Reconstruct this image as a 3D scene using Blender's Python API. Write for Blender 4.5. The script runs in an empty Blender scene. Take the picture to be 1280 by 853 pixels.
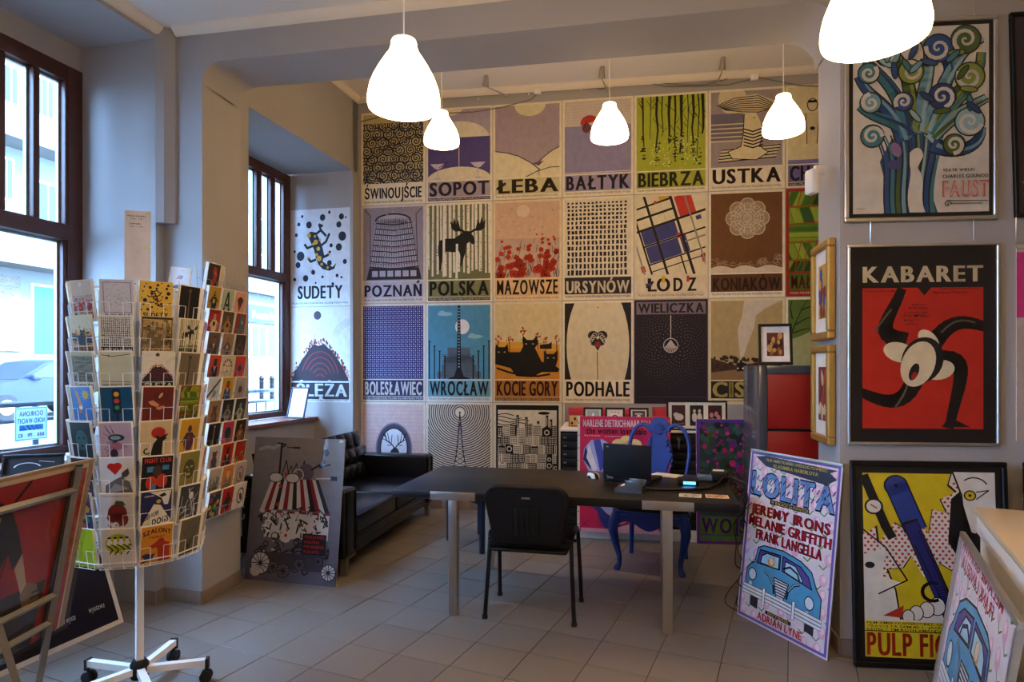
import bpy, bmesh, math, random
from math import sin, cos, pi, radians as R, atan2, hypot
from mathutils import Vector, Matrix, Euler
rnd = random.Random(7)
sc = bpy.context.scene
COL = sc.collection
F = 785.0                                   # focal length in pixels of the 1280 wide frame

# ---------------- camera ----------------
cam = bpy.data.objects.new('camera', bpy.data.cameras.new('camera'))
cam.data.sensor_width = 36; cam.data.lens = 36*F/1280
cam.data.shift_y = 33.5/1280; cam.data.clip_start = .05; cam.data.clip_end = 400
cam.location = (0, 0, 1.5); cam.rotation_euler = (pi/2, 0, 0)
COL.objects.link(cam); sc.camera = cam

# ---------------- sky, sun, exposure ----------------
world = bpy.data.worlds.new('sky'); sc.world = world; world.use_nodes = True
wn = world.node_tree.nodes; wl = world.node_tree.links
wbg = wn['Background']; wbg.inputs['Color'].default_value = (.31, .56, 1, 1); wbg.inputs['Strength'].default_value = 20
sun = bpy.data.objects.new('sun', bpy.data.lights.new('sun', 'SUN'))
sun.data.energy = 6; sun.data.angle = R(8); sun.data.color = (1, .95, .86)
sun.rotation_euler = Vector((-.72, .25, -.65)).to_track_quat('-Z', 'Y').to_euler()
COL.objects.link(sun)
vs = sc.view_settings
vs.view_transform = 'Standard'; vs.look = 'None'; vs.gamma = 1; vs.exposure = 0.98
LAMP_W = 14                                # emission of each lamp shade

# ---------------- colour and materials ----------------
def hx(h):
    h = h.lstrip('#')
    f = lambda v: v/12.92 if v <= .04045 else ((v+.055)/1.055)**2.4
    return tuple(f(int(h[i:i+2], 16)/255) for i in (0, 2, 4))
def mat(name, col, rough=.5, metal=0, var=0, scale=8, bump=0, coat=0, emit=0, spec=.5, bscale=None):
    m = bpy.data.materials.new(name); m.use_nodes = True
    nt = m.node_tree; b = nt.nodes['Principled BSDF']
    c = hx(col) if isinstance(col, str) else col
    b.inputs['Base Color'].default_value = (*c, 1); b.inputs['Roughness'].default_value = rough
    b.inputs['Metallic'].default_value = metal; b.inputs['Coat Weight'].default_value = coat
    b.inputs['Coat Roughness'].default_value = .05
    b.inputs['Specular IOR Level'].default_value = spec
    if emit:
        b.inputs['Emission Color'].default_value = (*c, 1); b.inputs['Emission Strength'].default_value = emit
    if var or bump:
        tc = nt.nodes.new('ShaderNodeTexCoord'); n = nt.nodes.new('ShaderNodeTexNoise')
        n.inputs['Scale'].default_value = scale; n.inputs['Detail'].default_value = 5
        nt.links.new(tc.outputs['Object'], n.inputs['Vector'])
        if var:
            mx = nt.nodes.new('ShaderNodeMix'); mx.data_type = 'RGBA'
            mx.inputs[6].default_value = (*[x*(1-var) for x in c], 1); mx.inputs[7].default_value = (*[min(1, x*(1+var)) for x in c], 1)
            nt.links.new(n.outputs['Fac'], mx.inputs[0]); nt.links.new(mx.outputs[2], b.inputs['Base Color'])
        if bump:
            n2 = n
            if bscale:
                n2 = nt.nodes.new('ShaderNodeTexNoise'); n2.inputs['Scale'].default_value = bscale; n2.inputs['Detail'].default_value = 4
                nt.links.new(tc.outputs['Object'], n2.inputs['Vector'])
            bp = nt.nodes.new('ShaderNodeBump'); bp.inputs['Strength'].default_value = bump; bp.inputs['Distance'].default_value = .01
            nt.links.new(n2.outputs['Fac'], bp.inputs['Height']); nt.links.new(bp.outputs['Normal'], b.inputs['Normal'])
    return m
def print_mat(name, rough, coat=0):
    m = mat(name, '#ffffff', rough, coat=coat, spec=.3); nt = m.node_tree
    a = nt.nodes.new('ShaderNodeAttribute'); a.attribute_name = 'Col'
    n = nt.nodes.new('ShaderNodeTexNoise'); n.inputs['Scale'].default_value = 14; n.inputs['Detail'].default_value = 6
    tc = nt.nodes.new('ShaderNodeTexCoord'); nt.links.new(tc.outputs['Object'], n.inputs['Vector'])
    mr = nt.nodes.new('ShaderNodeMapRange'); mr.inputs['From Min'].default_value = .3; mr.inputs['From Max'].default_value = .7
    mr.inputs['To Min'].default_value = .88; mr.inputs['To Max'].default_value = 1.05
    nt.links.new(n.outputs['Fac'], mr.inputs['Value'])
    v = nt.nodes.new('ShaderNodeVectorMath'); v.operation = 'SCALE'
    nt.links.new(a.outputs['Color'], v.inputs[0]); nt.links.new(mr.outputs['Result'], v.inputs['Scale'])
    nt.links.new(v.outputs['Vector'], nt.nodes['Principled BSDF'].inputs['Base Color'])
    return m
M = {}
M['print'] = print_mat('printed_paper', .6)
M['print_gloss'] = print_mat('printed_card', .32, .25)
M['print_glass'] = print_mat('print_behind_glass', .5, .35)
M['wall'] = mat('grey_wall_paint', '#a3a09e', .8, var=.04, scale=3, bump=.08, bscale=25)
M['ceiling'] = mat('ceiling_paint', '#e6e2dc', .85, var=.02, scale=2)
M['cornice'] = mat('cornice_paint', '#e3d8c6', .7)
M['skirt'] = mat('brown_skirting_tile', '#86766a', .5, var=.12, scale=30)
M['grout'] = mat('floor_grout', '#443f3a', .9, var=.1, scale=40)
M['win'] = mat('dark_brown_window_wood', '#4a2a22', .45, var=.25, scale=14, bump=.1)
M['alu'] = mat('window_alu_bead', '#9fa6aa', .4, .6)
M['sill'] = mat('brown_sill', '#7a4a38', .35, var=.15, scale=12)
M['black'] = mat('black_paint', '#0d0d0f', .45, spec=.3)
M['blackmat'] = mat('black_plastic', '#0e0e10', .6, bump=.1, scale=400, spec=.25)
M['leather'] = mat('black_leather', '#0b0d12', .27, var=.2, scale=5, bump=.06, bscale=260)
M['chrome'] = mat('brushed_steel', '#bdb7ae', .3, 1, var=.08, scale=20)
M['steel'] = mat('grey_steel_tube', '#8d8a85', .42, .7, var=.06, scale=20)
M['alufr'] = mat('silver_frame', '#c9c5bd', .3, .9)
M['white'] = mat('white_paint', '#eceae6', .4)
M['wire'] = mat('white_wire', '#e9ebef', .35)
M['wire2'] = mat('zinc_wire', '#9a9da3', .35, .6)
M['card'] = mat('card_edge', '#e9e2d2', .7)
M['cardboard'] = mat('brown_cardboard', '#a58a68', .8, var=.08, scale=20)
M['desk'] = mat('black_brown_wood', '#151110', .36, spec=.35, var=.3, scale=6, bump=.1, bscale=60)
M['blue'] = mat('blue_lacquer', '#0f3280', .38, var=.12, scale=6)
M['bluedk'] = mat('dark_blue_metal', '#253552', .4, .2)
M['rubber'] = mat('black_rubber', '#111111', .7)
M['gold'] = mat('gilded_wood', '#b98f46', .38, .55, var=.2, scale=25, bump=.2)
M['goldflat'] = mat('pale_gold_side', '#c08a3c', .5, .15, var=.06)
M['red'] = mat('red_panel', '#a31610', .4, var=.05, scale=20, bump=.05)
M['anthr'] = mat('anthracite_panel', '#4a4c50', .25, coat=.3)
M['redbox'] = mat('red_box', '#b3202a', .5)
M['cream'] = mat('cream_worktop', '#d9c6a4', .35, var=.03, scale=30)
M['cable'] = mat('black_cable', '#0e0e0f', .5)
M['greyboard'] = mat('grey_foam_board', '#8d8986', .6)
M['whitewood'] = mat('white_wood', '#dedbd6', .5)
def tile_mat():
    m = mat('beige_grey_floor_tile', '#7b736c', .4, var=.08, scale=2.5, bump=.04, bscale=120)
    nt = m.node_tree; oi = nt.nodes.new('ShaderNodeObjectInfo'); b = nt.nodes['Principled BSDF']
    mr = nt.nodes.new('ShaderNodeMapRange'); mr.inputs['To Min'].default_value = .93; mr.inputs['To Max'].default_value = 1.05
    nt.links.new(oi.outputs['Random'], mr.inputs['Value'])
    v = nt.nodes.new('ShaderNodeVectorMath'); v.operation = 'SCALE'
    src = b.inputs['Base Color'].links[0].from_socket
    nt.links.new(src, v.inputs[0]); nt.links.new(mr.outputs['Result'], v.inputs['Scale']); nt.links.new(v.outputs['Vector'], b.inputs['Base Color'])
    return m
M['tile'] = tile_mat()
def glass_mat(name, tint=(1, 1, 1), refl=1.0):
    m = bpy.data.materials.new(name); m.use_nodes = True; nt = m.node_tree; nt.nodes.clear()
    o = nt.nodes.new('ShaderNodeOutputMaterial'); t = nt.nodes.new('ShaderNodeBsdfTransparent'); g = nt.nodes.new('ShaderNodeBsdfGlossy')
    t.inputs['Color'].default_value = (*tint, 1); g.inputs['Roughness'].default_value = .0
    fr = nt.nodes.new('ShaderNodeLayerWeight'); fr.inputs['Blend'].default_value = .5
    pw = nt.nodes.new('ShaderNodeMath'); pw.operation = 'POWER'; pw.inputs[1].default_value = 4
    mx = nt.nodes.new('ShaderNodeMixShader'); mu = nt.nodes.new('ShaderNodeMath'); mu.operation = 'MULTIPLY_ADD'; mu.inputs[1].default_value = .6*refl; mu.inputs[2].default_value = .025*refl
    nt.links.new(fr.outputs['Facing'], pw.inputs[0]); nt.links.new(pw.outputs[0], mu.inputs[0]); nt.links.new(mu.outputs[0], mx.inputs[0])
    nt.links.new(t.outputs[0], mx.inputs[1]); nt.links.new(g.outputs[0], mx.inputs[2]); nt.links.new(mx.outputs[0], o.inputs[0])
    return m
M['glass'] = glass_mat('window_glass', (.97, .99, 1))
def thin(name):
    m = M['print'].copy() if name == 'print_thin' else mat(name, '#e8eef2', .6)
    nt = m.node_tree; b = nt.nodes['Principled BSDF']; t = nt.nodes.new('ShaderNodeBsdfTranslucent'); mx = nt.nodes.new('ShaderNodeMixShader'); mx.inputs[0].default_value = .75
    if b.inputs['Base Color'].links: nt.links.new(b.inputs['Base Color'].links[0].from_socket, t.inputs[0])
    else: t.inputs[0].default_value = (.8, .86, .9, 1)
    o = nt.nodes['Material Output']; nt.links.new(b.outputs[0], mx.inputs[1]); nt.links.new(t.outputs[0], mx.inputs[2]); nt.links.new(mx.outputs[0], o.inputs[0]); return m
M['thin'] = thin('thin_paper'); M['print_thin'] = thin('print_thin')
M['sleeve'] = glass_mat('clear_film', (.93, .93, .93), 1.0)
def lamp_mat():
    m = bpy.data.materials.new('glowing_white_shade'); m.use_nodes = True; nt = m.node_tree; b = nt.nodes['Principled BSDF']
    b.inputs['Base Color'].default_value = (.8, .78, .72, 1); b.inputs['Emission Color'].default_value = (1, .64, .30, 1)
    b.inputs['Emission Strength'].default_value = LAMP_W
    return m
M['lamp'] = lamp_mat()
M['lampcap'] = mat('shade_neck', '#f1e6cf', .4, emit=.9)

# ---------------- mesh builder ----------------
class MB:
    def __init__(s): s.v = []; s.f = []; s.mi = []; s.m = 0
    def add(s, vs, fs, T=None):
        o = len(s.v)
        s.v += [tuple(T @ Vector(v)) if T else tuple(v) for v in vs]
        s.f += [tuple(i+o for i in f) for f in fs]; s.mi += [s.m]*len(fs); return s
    def box(s, x0, y0, z0, x1, y1, z1, T=None):
        v = [(x, y, z) for z in (z0, z1) for x, y in ((x0, y0), (x1, y0), (x1, y1), (x0, y1))]
        return s.add(v, [(3, 2, 1, 0), (4, 5, 6, 7), (0, 1, 5, 4), (1, 2, 6, 5), (2, 3, 7, 6), (3, 0, 4, 7)], T)
    def rbox(s, x0, y0, z0, x1, y1, z1, b=.01, seg=2, T=None):
        bm = bmesh.new(); bmesh.ops.create_cube(bm, size=1)
        for v in bm.verts: v.co = Vector((x0+(v.co.x+.5)*(x1-x0), y0+(v.co.y+.5)*(y1-y0), z0+(v.co.z+.5)*(z1-z0)))
        bmesh.ops.bevel(bm, geom=bm.edges[:], offset=b, segments=seg, profile=.5, affect='EDGES')
        bm.verts.index_update()
        s.add([v.co.copy() for v in bm.verts], [[v.index for v in f.verts] for f in bm.faces], T); bm.free(); return s
    def prism(s, pts, z0, z1, T=None):           # plan polygon, counter-clockwise
        n = len(pts); a = sum(pts[i][0]*pts[(i+1) % n][1]-pts[(i+1) % n][0]*pts[i][1] for i in range(n))
        if a < 0: pts = pts[::-1]
        v = [(x, y, z0) for x, y in pts]+[(x, y, z1) for x, y in pts]
        return s.add(v, [tuple(range(n))[::-1], tuple(range(n, 2*n))]+[(i, (i+1) % n, n+(i+1) % n, n+i) for i in range(n)], T)
    def slab(s, pts, y0, y1, T=None):            # polygon in x,z extruded along y
        Q = Matrix(((1, 0, 0, 0), (0, 0, -1, 0), (0, 1, 0, 0), (0, 0, 0, 1)))
        return s.prism(pts, -y1, -y0, (T @ Q) if T else Q)
    def tube(s, pts, r, n=6, cap=True, closed=False, T=None):
        P = [Vector(p) for p in pts]; N = len(P); rr = r if isinstance(r, (list, tuple)) else [r]*N
        up = None; vs = []
        for i, p in enumerate(P):
            a = P[(i-1) % N] if (i > 0 or closed) else p; b = P[(i+1) % N] if (i < N-1 or closed) else p
            d = (b-a).normalized() if (b-a).length > 1e-9 else Vector((0, 0, 1))
            if up is None: up = d.orthogonal().normalized()
            else:
                up = up-d*up.dot(d); up = up.normalized() if up.length > 1e-6 else d.orthogonal().normalized()
            sd = d.cross(up)
            for k in range(n):
                t = 2*pi*k/n+pi/n; vs.append(p+(up*cos(t)+sd*sin(t))*rr[i])
        fs = []
        for i in range(N if closed else N-1):
            j = (i+1) % N
            for k in range(n): fs.append((i*n+k, i*n+(k+1) % n, j*n+(k+1) % n, j*n+k))
        if cap and not closed: fs += [tuple(range(n))[::-1], tuple((N-1)*n+k for k in range(n))]
        return s.add(vs, fs, T)
    def lathe(s, prof, n=24, T=None, cap=False):
        vs = [(r*cos(2*pi*k/n), r*sin(2*pi*k/n), z) for r, z in prof for k in range(n)]
        fs = [(i*n+k, i*n+(k+1) % n, (i+1)*n+(k+1) % n, (i+1)*n+k) for i in range(len(prof)-1) for k in range(n)]
        if cap: fs += [tuple(range(n))[::-1], tuple((len(prof)-1)*n+k for k in range(n))]
        return s.add(vs, fs, T)
    def obj(s, name, m, parent=None, loc=None, rot=None, smooth=40, Mx=None):
        me = bpy.data.meshes.new(name); me.from_pydata(s.v, [], s.f)
        for x in (m if isinstance(m, (list, tuple)) else [m]): me.materials.append(M[x] if isinstance(x, str) else x)
        if isinstance(m, (list, tuple)): me.polygons.foreach_set('material_index', s.mi)
        if smooth:
            me.polygons.foreach_set('use_smooth', [True]*len(s.f)); me.set_sharp_from_angle(angle=R(smooth))
        me.update()
        return link(name, me, parent, loc, rot, Mx)
def link(name, data, parent=None, loc=None, rot=None, Mx=None):
    o = bpy.data.objects.new(name, data); COL.objects.link(o)
    if parent: o.parent = parent
    if Mx is not None: o.matrix_basis = Mx
    if loc is not None: o.location = loc
    if rot is not None: o.rotation_euler = rot
    return o
def tag(o, label=None, cat=None, group=None, kind=None):
    if label: o['label'] = label
    if cat: o['category'] = cat
    if group: o['group'] = group
    if kind: o['kind'] = kind
    return o
def empty(name, loc=(0, 0, 0), rz=0, label=None, cat=None, group=None, Mx=None, kind=None):
    o = bpy.data.objects.new(name, None); COL.objects.link(o); o.location = loc; o.rotation_euler = (0, 0, rz)
    o.empty_display_size = .1
    if Mx is not None: o.matrix_basis = Mx
    return tag(o, label, cat, group, kind)
def struct(o): o['kind'] = 'structure'; return o
def box1(name, m, x0, y0, z0, x1, y1, z1, parent=None, b=0, **k):
    mb = MB()
    if b: mb.rbox(x0, y0, z0, x1, y1, z1, b)
    else: mb.box(x0, y0, z0, x1, y1, z1)
    return mb.obj(name, m, parent, **k)
def pose(x, y, z, rz=0, lean=0): return Matrix.Translation((x, y, z)) @ Matrix.Rotation(rz, 4, 'Z') @ Matrix.Rotation(-lean, 4, 'X')

# ---------------- letters: glyph outlines of the built-in font, evaluated once ----------------
CH = "ABCDEFGHIJKLMNOPQRSTUVWXYZŁĘŃÓŚŹŻĄabcdefghijklmnopqrstuvwxyząęłńóśż0123456789.,-&:/·()*"
GL = {}
def load_glyphs():
    tmp = []
    for w, off in ((0, .006), (1, .012)):
        for ch in CH:
            cu = bpy.data.curves.new('g', 'FONT'); cu.body = ch; cu.size = 1; cu.offset = off; cu.resolution_u = 3; cu.fill_mode = 'BOTH'
            o = bpy.data.objects.new('g', cu); COL.objects.link(o); tmp.append((w, ch, o))
    bpy.context.view_layer.update(); dg = bpy.context.evaluated_depsgraph_get()
    for w, ch, o in tmp:
        me = bpy.data.meshes.new_from_object(o.evaluated_get(dg))
        vs = [(v.co.x, v.co.y) for v in me.vertices]; fs = [tuple(p.vertices) for p in me.polygons]
        if vs:
            x0 = min(v[0] for v in vs); x1 = max(v[0] for v in vs)
            GL[(w, ch)] = ([(v[0]-x0, v[1]) for v in vs], fs, x1-x0)
        bpy.data.meshes.remove(me)
    for w, ch, o in tmp:
        cu = o.data; bpy.data.objects.remove(o); bpy.data.curves.remove(cu)
load_glyphs()
CAPH = {w: max(v[1] for v in GL[(w, 'H')][0]) for w in (0, 1)}

# ---------------- flat print: coloured polygons on paper ----------------
def clip(P, x0, y0, x1, y1):
    for ax, lim, sg in ((0, x0, 1), (0, x1, -1), (1, y0, 1), (1, y1, -1)):
        if not P: return P
        out = []
        for i in range(len(P)):
            a, b = P[i-1], P[i]; ia = (a[ax]-lim)*sg >= 0; ib = (b[ax]-lim)*sg >= 0
            if ia != ib:
                t = (lim-a[ax])/(b[ax]-a[ax]); q = (a[0]+t*(b[0]-a[0]), a[1]+t*(b[1]-a[1])); out.append(q)
            if ib: out.append(b)
        P = out
    return P
class Cv:
    def __init__(s, W=70, H=100): s.W = W; s.H = H; s.v = []; s.f = []; s.c = []; s.l = 0; s.last = None; s.title = None; s.win(0, 0, W, H); s.T = None
    def win(s, *b): s.cl = b; return s
    def full(s): s.cl = (0, 0, s.W, s.H); return s
    def _z(s, col):
        if col != s.last: s.l += 1; s.last = col
    def poly(s, pts, col):
        s._z(col)
        if s.T: pts = [s.T(p) for p in pts]
        x0, y0, x1, y1 = s.cl
        if min(p[0] for p in pts) < x0 or max(p[0] for p in pts) > x1 or min(p[1] for p in pts) < y0 or max(p[1] for p in pts) > y1: pts = clip(list(pts), *s.cl)
        if len(pts) < 3: return s
        o = len(s.v); s.v += [(p[0], p[1], s.l) for p in pts]; s.f.append(tuple(range(o, o+len(pts)))); s.c.append(col); return s
    def rect(s, x0, y0, x1, y1, col): return s.poly([(x0, y0), (x1, y0), (x1, y1), (x0, y1)], col)
    def ell(s, x, y, rx, ry, col, n=20, a0=0, a1=360, rot=0):
        P = []
        cnt = n+(0 if a1-a0 >= 360 else 1)
        for i in range(cnt):
            t = R(a0+(a1-a0)*i/n); px, py = rx*cos(t), ry*sin(t); P.append((x+px*cos(rot)-py*sin(rot), y+px*sin(rot)+py*cos(rot)))
        return s.poly(P, col)
    def line(s, P, w, col, w2=None):
        n = len(P)
        for i in range(n-1):
            a, b = P[i], P[i+1]; d = hypot(b[0]-a[0], b[1]-a[1]) or 1; nx, ny = -(b[1]-a[1])/d, (b[0]-a[0])/d
            wa = (w if w2 is None else w+(w2-w)*i/(n-1))/2; wb = (w if w2 is None else w+(w2-w)*(i+1)/(n-1))/2
            ex, ey = (b[0]-a[0])/d*wb*.35, (b[1]-a[1])/d*wb*.35
            s.poly([(a[0]+nx*wa-ex, a[1]+ny*wa-ey), (a[0]-nx*wa-ex, a[1]-ny*wa-ey), (b[0]-nx*wb+ex, b[1]-ny*wb+ey), (b[0]+nx*wb+ex, b[1]+ny*wb+ey)], col)
        return s
    def arc(s, x, y, r, w, col, a0=0, a1=360, n=20, ry=None):
        return s.line([(x+r*cos(R(a0+(a1-a0)*i/n)), y+(ry or r)*sin(R(a0+(a1-a0)*i/n))) for i in range(n+1)], w, col)
    def spiral(s, x, y, r, turns, w, col, ph=0, n=26, sgn=1, w2=None):
        return s.line([(x+r*(1-i/n)*cos(ph+sgn*turns*2*pi*i/n), y+r*(1-i/n)*sin(ph+sgn*turns*2*pi*i/n)) for i in range(n+1)], w, col, w2)
    def frame(s, x0, y0, x1, y1, w, col):
        s.rect(x0, y0, x1, y0+w, col).rect(x0, y1-w, x1, y1, col).rect(x0, y0+w, x0+w, y1-w, col).rect(x1-w, y0+w, x1, y1-w, col); return s
    def bez(s, a, b, c, d, n=10): return [tuple(a[k]*(1-t)**3+3*b[k]*t*(1-t)**2+3*c[k]*t*t*(1-t)+d[k]*t**3 for k in (0, 1)) for t in [i/n for i in range(n+1)]]
    def text(s, st, x0, y0, x1, y1, col, bold=1, gap=.07, slant=0, wave=None, cond=True):
        s._z(col); W = 0; items = []; gap += .075*bold
        for ch in st:
            if (bold, ch) not in GL: W += .32; continue
            g = GL[(bold, ch)]; k = .022 if ch in 'MWNmwn' else .035; items.append((W, g, k)); W += g[2]+gap
        W -= gap
        if W <= 0: return s
        kx = (x1-x0)/W; ky = (y1-y0)/CAPH[bold]
        if not cond: kx = min(kx, ky)
        items = [(ox+d*k, g) for ox, g, k in items for d in ((-1, 0, 1) if bold else (0,))]
        for ox, (vs, fs, gw) in items:
            o = len(s.v)
            for vx, vy in vs:
                X = x0+(ox+vx)*kx+vy*ky*slant; Y = y0+vy*ky+(wave((ox+vx)/W) if wave else 0)
                if s.T: X, Y = s.T((X, Y))
                s.v.append((X, Y, s.l))
            for f in fs: s.f.append(tuple(i+o for i in f)); s.c.append(col)
        return s
    def build(s, name, parent, w, h, m='print', step=.00009, loc=(0, 0, 0), base=.0004, mirror=False):
        kx, kz = w/s.W, h/s.H
        me = bpy.data.meshes.new(name)
        V = [((w-x*kx if mirror else x*kx), -base-l*step, y*kz) for x, y, l in s.v]
        me.from_pydata(V, [], s.f); me.materials.append(M[m])
        ca = me.attributes.new('Col', 'FLOAT_COLOR', 'CORNER'); buf = []
        cc = {}
        for f, c in zip(s.f, s.c):
            if c not in cc: cc[c] = (*hx(c), 1.0)
            buf += cc[c]*len(f)
        ca.data.foreach_set('color', buf); me.update()
        return link(name, me, parent, loc)
# ---------------- the drawings on posters and cards (canvas 70 x 100 units) ----------------
INK = '#17151a'
SMALL = "POLSKA POLAND POLEN POLONIA POLOGNE POLSKO POLEN"
def base(c, title, tcol=INK, bar=None, paper='#e6dcc0', strip=INK, img='#c9b98f', x0=2.2, x1=67.8, y=23, small=SMALL, ty=(6.9, 20.9), stripbar=None):
    c.rect(0, 0, 70, 100, paper)
    if bar: c.rect(x0, 5.4, x1, 21.8, bar)
    if stripbar: c.rect(x0, 1.6, x1, 4.8, stripbar)
    if set(title) & set('ŚŃÓŹŻĘ'): ty = (ty[0], 18.3)
    c.title = (title, x0+2, ty[0], x1-2, ty[1], tcol)
    c.text(small, x0+1, 2.3, x1-1, 4.1, strip, 0)
    c.rect(x0, y, x1, 97.8, img); c.win(x0, y, x1, 97.8)
def swinoujscie(c):
    base(c, 'ŚWINOUJŚCIE', '#141a38', img='#c4b381'); r = random.Random(3)
    c.rect(0, 23, 70, 88, '#b5a67a'); c.win(2.2, 23, 67.8, 88)
    y = 22
    k = 0
    while y < 92:
        x = 0 if k % 2 else 6
        while x < 74:
            rr = r.uniform(5.5, 8); c.ell(x, y, rr, rr, '#b9ab80', 12); x += 12
        y += 9; k += 1
    y = 22; k = 0
    while y < 90:
        x = 0 if k % 2 else 6
        while x < 74:
            s = r.choice((-1, 1)); c.spiral(x, y, r.uniform(6.3, 8), 2.6, 1.15, '#1d2036', r.uniform(0, 6), 26, s)
            x += 12
        y += 9; k += 1
    for i in range(5):
        c.line([(x, 27+i*14+5*sin(x*.15+i*1.7)) for x in range(0, 74, 4)], .8, '#1d2036')
def sopot(c):
    base(c, 'SOPOT', '#2b2347', bar='#a79a9f', strip='#d8cfc4', img='#a99cab', stripbar='#3a2f63')
    c.ell(24, 100, 15, 9, '#ded3b8').ell(35, 66, 32, 19, '#ded3b8', 30)
    c.rect(0, 23, 70, 68, '#554a83').line([(35, 23), (35, 68)], 1, '#cfc4b6')
    c.ell(35, 23, 34, 14, '#ddd2b4', 34)
    for x in (12.5, 55):
        c.poly([(x-8, 41), (x+8, 41), (x+3, 36), (x, 35), (x-3, 36)], '#c9c3cf').line([(x, 36), (x, 25)], .9, '#b9b2c2').ell(x, 25, 4, .8, '#b9b2c2')
    c.line([(14, 37), (24, 43)], .7, '#201b33')
def leba(c):
    base(c, 'ŁEBA', '#3a2c1c', bar='#c8bf93', img='#a4939b', small='POLSKA POLAND POLEN NARODOWY PARK', strip='#7a6a4a')
    c.ell(38, 98, 16, 12, '#d9d0a8')
    A = [(2, 51), (14, 49), (26, 45), (38, 38), (48, 30)]; B = [(44, 36), (52, 43), (60, 49), (70, 54)]
    c.poly([(2, 23)]+A+[(48, 23)], '#dcd3ae').poly([(44, 36), (48, 37), (52, 43), (60, 49), (70, 54), (70, 23), (46, 23)], '#dcd3ae')
    c.line(A, .9, '#2b2433').line(B, .9, '#2b2433').line([(34, 23), (44, 28), (58, 32), (70, 32)], .8, '#2b2433').poly([(40, 37), (52, 39), (47, 34)], '#5c5068')
def baltyk(c):
    base(c, 'BAŁTYK', '#2c2233', bar='#9d93b4', img='#8e88ab', strip='#55496b'); c.rect(0, 72, 70, 98, '#cbbfb3')
    for i in range(8): c.line([(2, 75+i*3+.4*sin(i)), (40, 75.6+i*3), (70, 75+i*3)], .35, '#b5a9a4')
    c.ell(27, 75, 9, 8, '#b8352c', 16, 20, 200).ell(24, 70, 4.5, 5, '#6b3b3b').line([(24, 78), (21, 68)], .8, '#332a3a').line([(2, 24), (68, 24.4)], .8, '#d5cbd2')
def biebrza(c):
    base(c, 'BIEBRZA', '#2c2a18', bar='#a7ab3c', img='#a6b032', strip='#33301c'); r = random.Random(5)
    for x, w in ((8, 2), (16, 1), (22, 2.6), (27, 1.3), (34, 3), (39, 2), (45, 3.2), (51, 1), (56, 2.6), (61, 1.4), (65, 3)):
        lo = r.uniform(30, 58); c.line([(x, 98), (x+r.uniform(-1, 1), 80), (x+r.uniform(-.8, .8), 64), (x+r.uniform(-1.5, 1.5), lo)], w, '#22200f', w*.5)
        for k in range(3): yy = r.uniform(60, 94); c.line([(x, yy), (x+r.choice((-4, 4)), yy+r.uniform(4, 9))], .5, '#22200f')
    for k in range(110): x = r.choice((8, 22, 34, 39, 45, 56, 61)); y = r.uniform(26, 60); c.rect(x+r.uniform(-2.5, 2.5), y, x+r.uniform(-2.5, 2.5)+1, y+r.uniform(.6, 2), '#2d2b14')
    for k in range(90): x = r.uniform(14, 62); y = r.uniform(26, 56); c.rect(x, y, x+.8, y+1.1, '#dfe0b2')
def ustka(c):
    base(c, 'USTKA', '#2f211d', img='#9b8f94', strip='#6a5a4d'); c.ell(22, 90, 13, 15, '#d3c7a6')
    c.rect(2, 50, 40, 76, '#6f6a7c')
    for i in range(5): c.rect(2, 48+i*4.2, 42, 49.2+i*4.2, '#d3c7a6')
    c.poly([(9, 28), (62, 31), (66, 44), (12, 41)], '#cfc3a0')
    for i in range(5): c.line([(9+i*.7, 28+i*3), (62+i, 31+i*3)], 1.1, INK)
    c.poly([(33, 74), (44, 76), (48, 66), (50, 52), (46, 42), (55, 36), (44, 29), (22, 31), (18, 38), (30, 42), (32, 55)], '#dccfa8')
    c.line([(33, 74), (32, 55), (30, 43), (18, 38), (22, 31), (44, 29), (55, 36), (47, 43), (50, 54)], .8, INK)
    for i in range(6): c.line([(32.5, 60-i*3.2), (41, 57-i*3.2), (50, 60-i*3.2)], 1.3, INK)
    c.poly([(6, 84), (20, 92), (44, 94), (62, 86), (66, 79), (50, 77), (36, 74), (16, 79)], '#cfc3a0')
    for i in range(8): c.line([(7+i*1.2, 84-i*.6), (24+i, 91-i*2), (46, 92-i*2.3), (65-i*1.6, 81-i*.5)], .8, INK)
    c.ell(41, 71, 4, 4.5, '#dccfa8').rect(41, 70, 43, 71, '#a3262c')
def chalupy(c):
    base(c, 'CHAŁUPY', '#1d1830', bar='#6f6791', img='#d9cda3', strip='#e0d6c0', stripbar='#241d33'); c.rect(0, 23, 70, 27, '#7d76a6')
    for x in (24, 52):
        c.ell(x, 80, 4.5, 6, '#d9cda3').arc(x, 80, 4.5, .8, INK, ry=6).poly([(x-6, 72), (x+6, 72), (x+5, 56), (x+4, 42), (x+1, 42), (x, 54), (x-2, 42), (x-5, 42), (x-5, 58)], '#d2c59a')
        c.line([(x-6, 72), (x-5, 56), (x-5, 42)], .7, INK).line([(x+6, 72), (x+5, 56), (x+4, 42)], .7, INK).ell(x, 57, 2.4, 1.8, INK).rect(x-4, 82, x+4, 84.4, INK)
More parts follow.
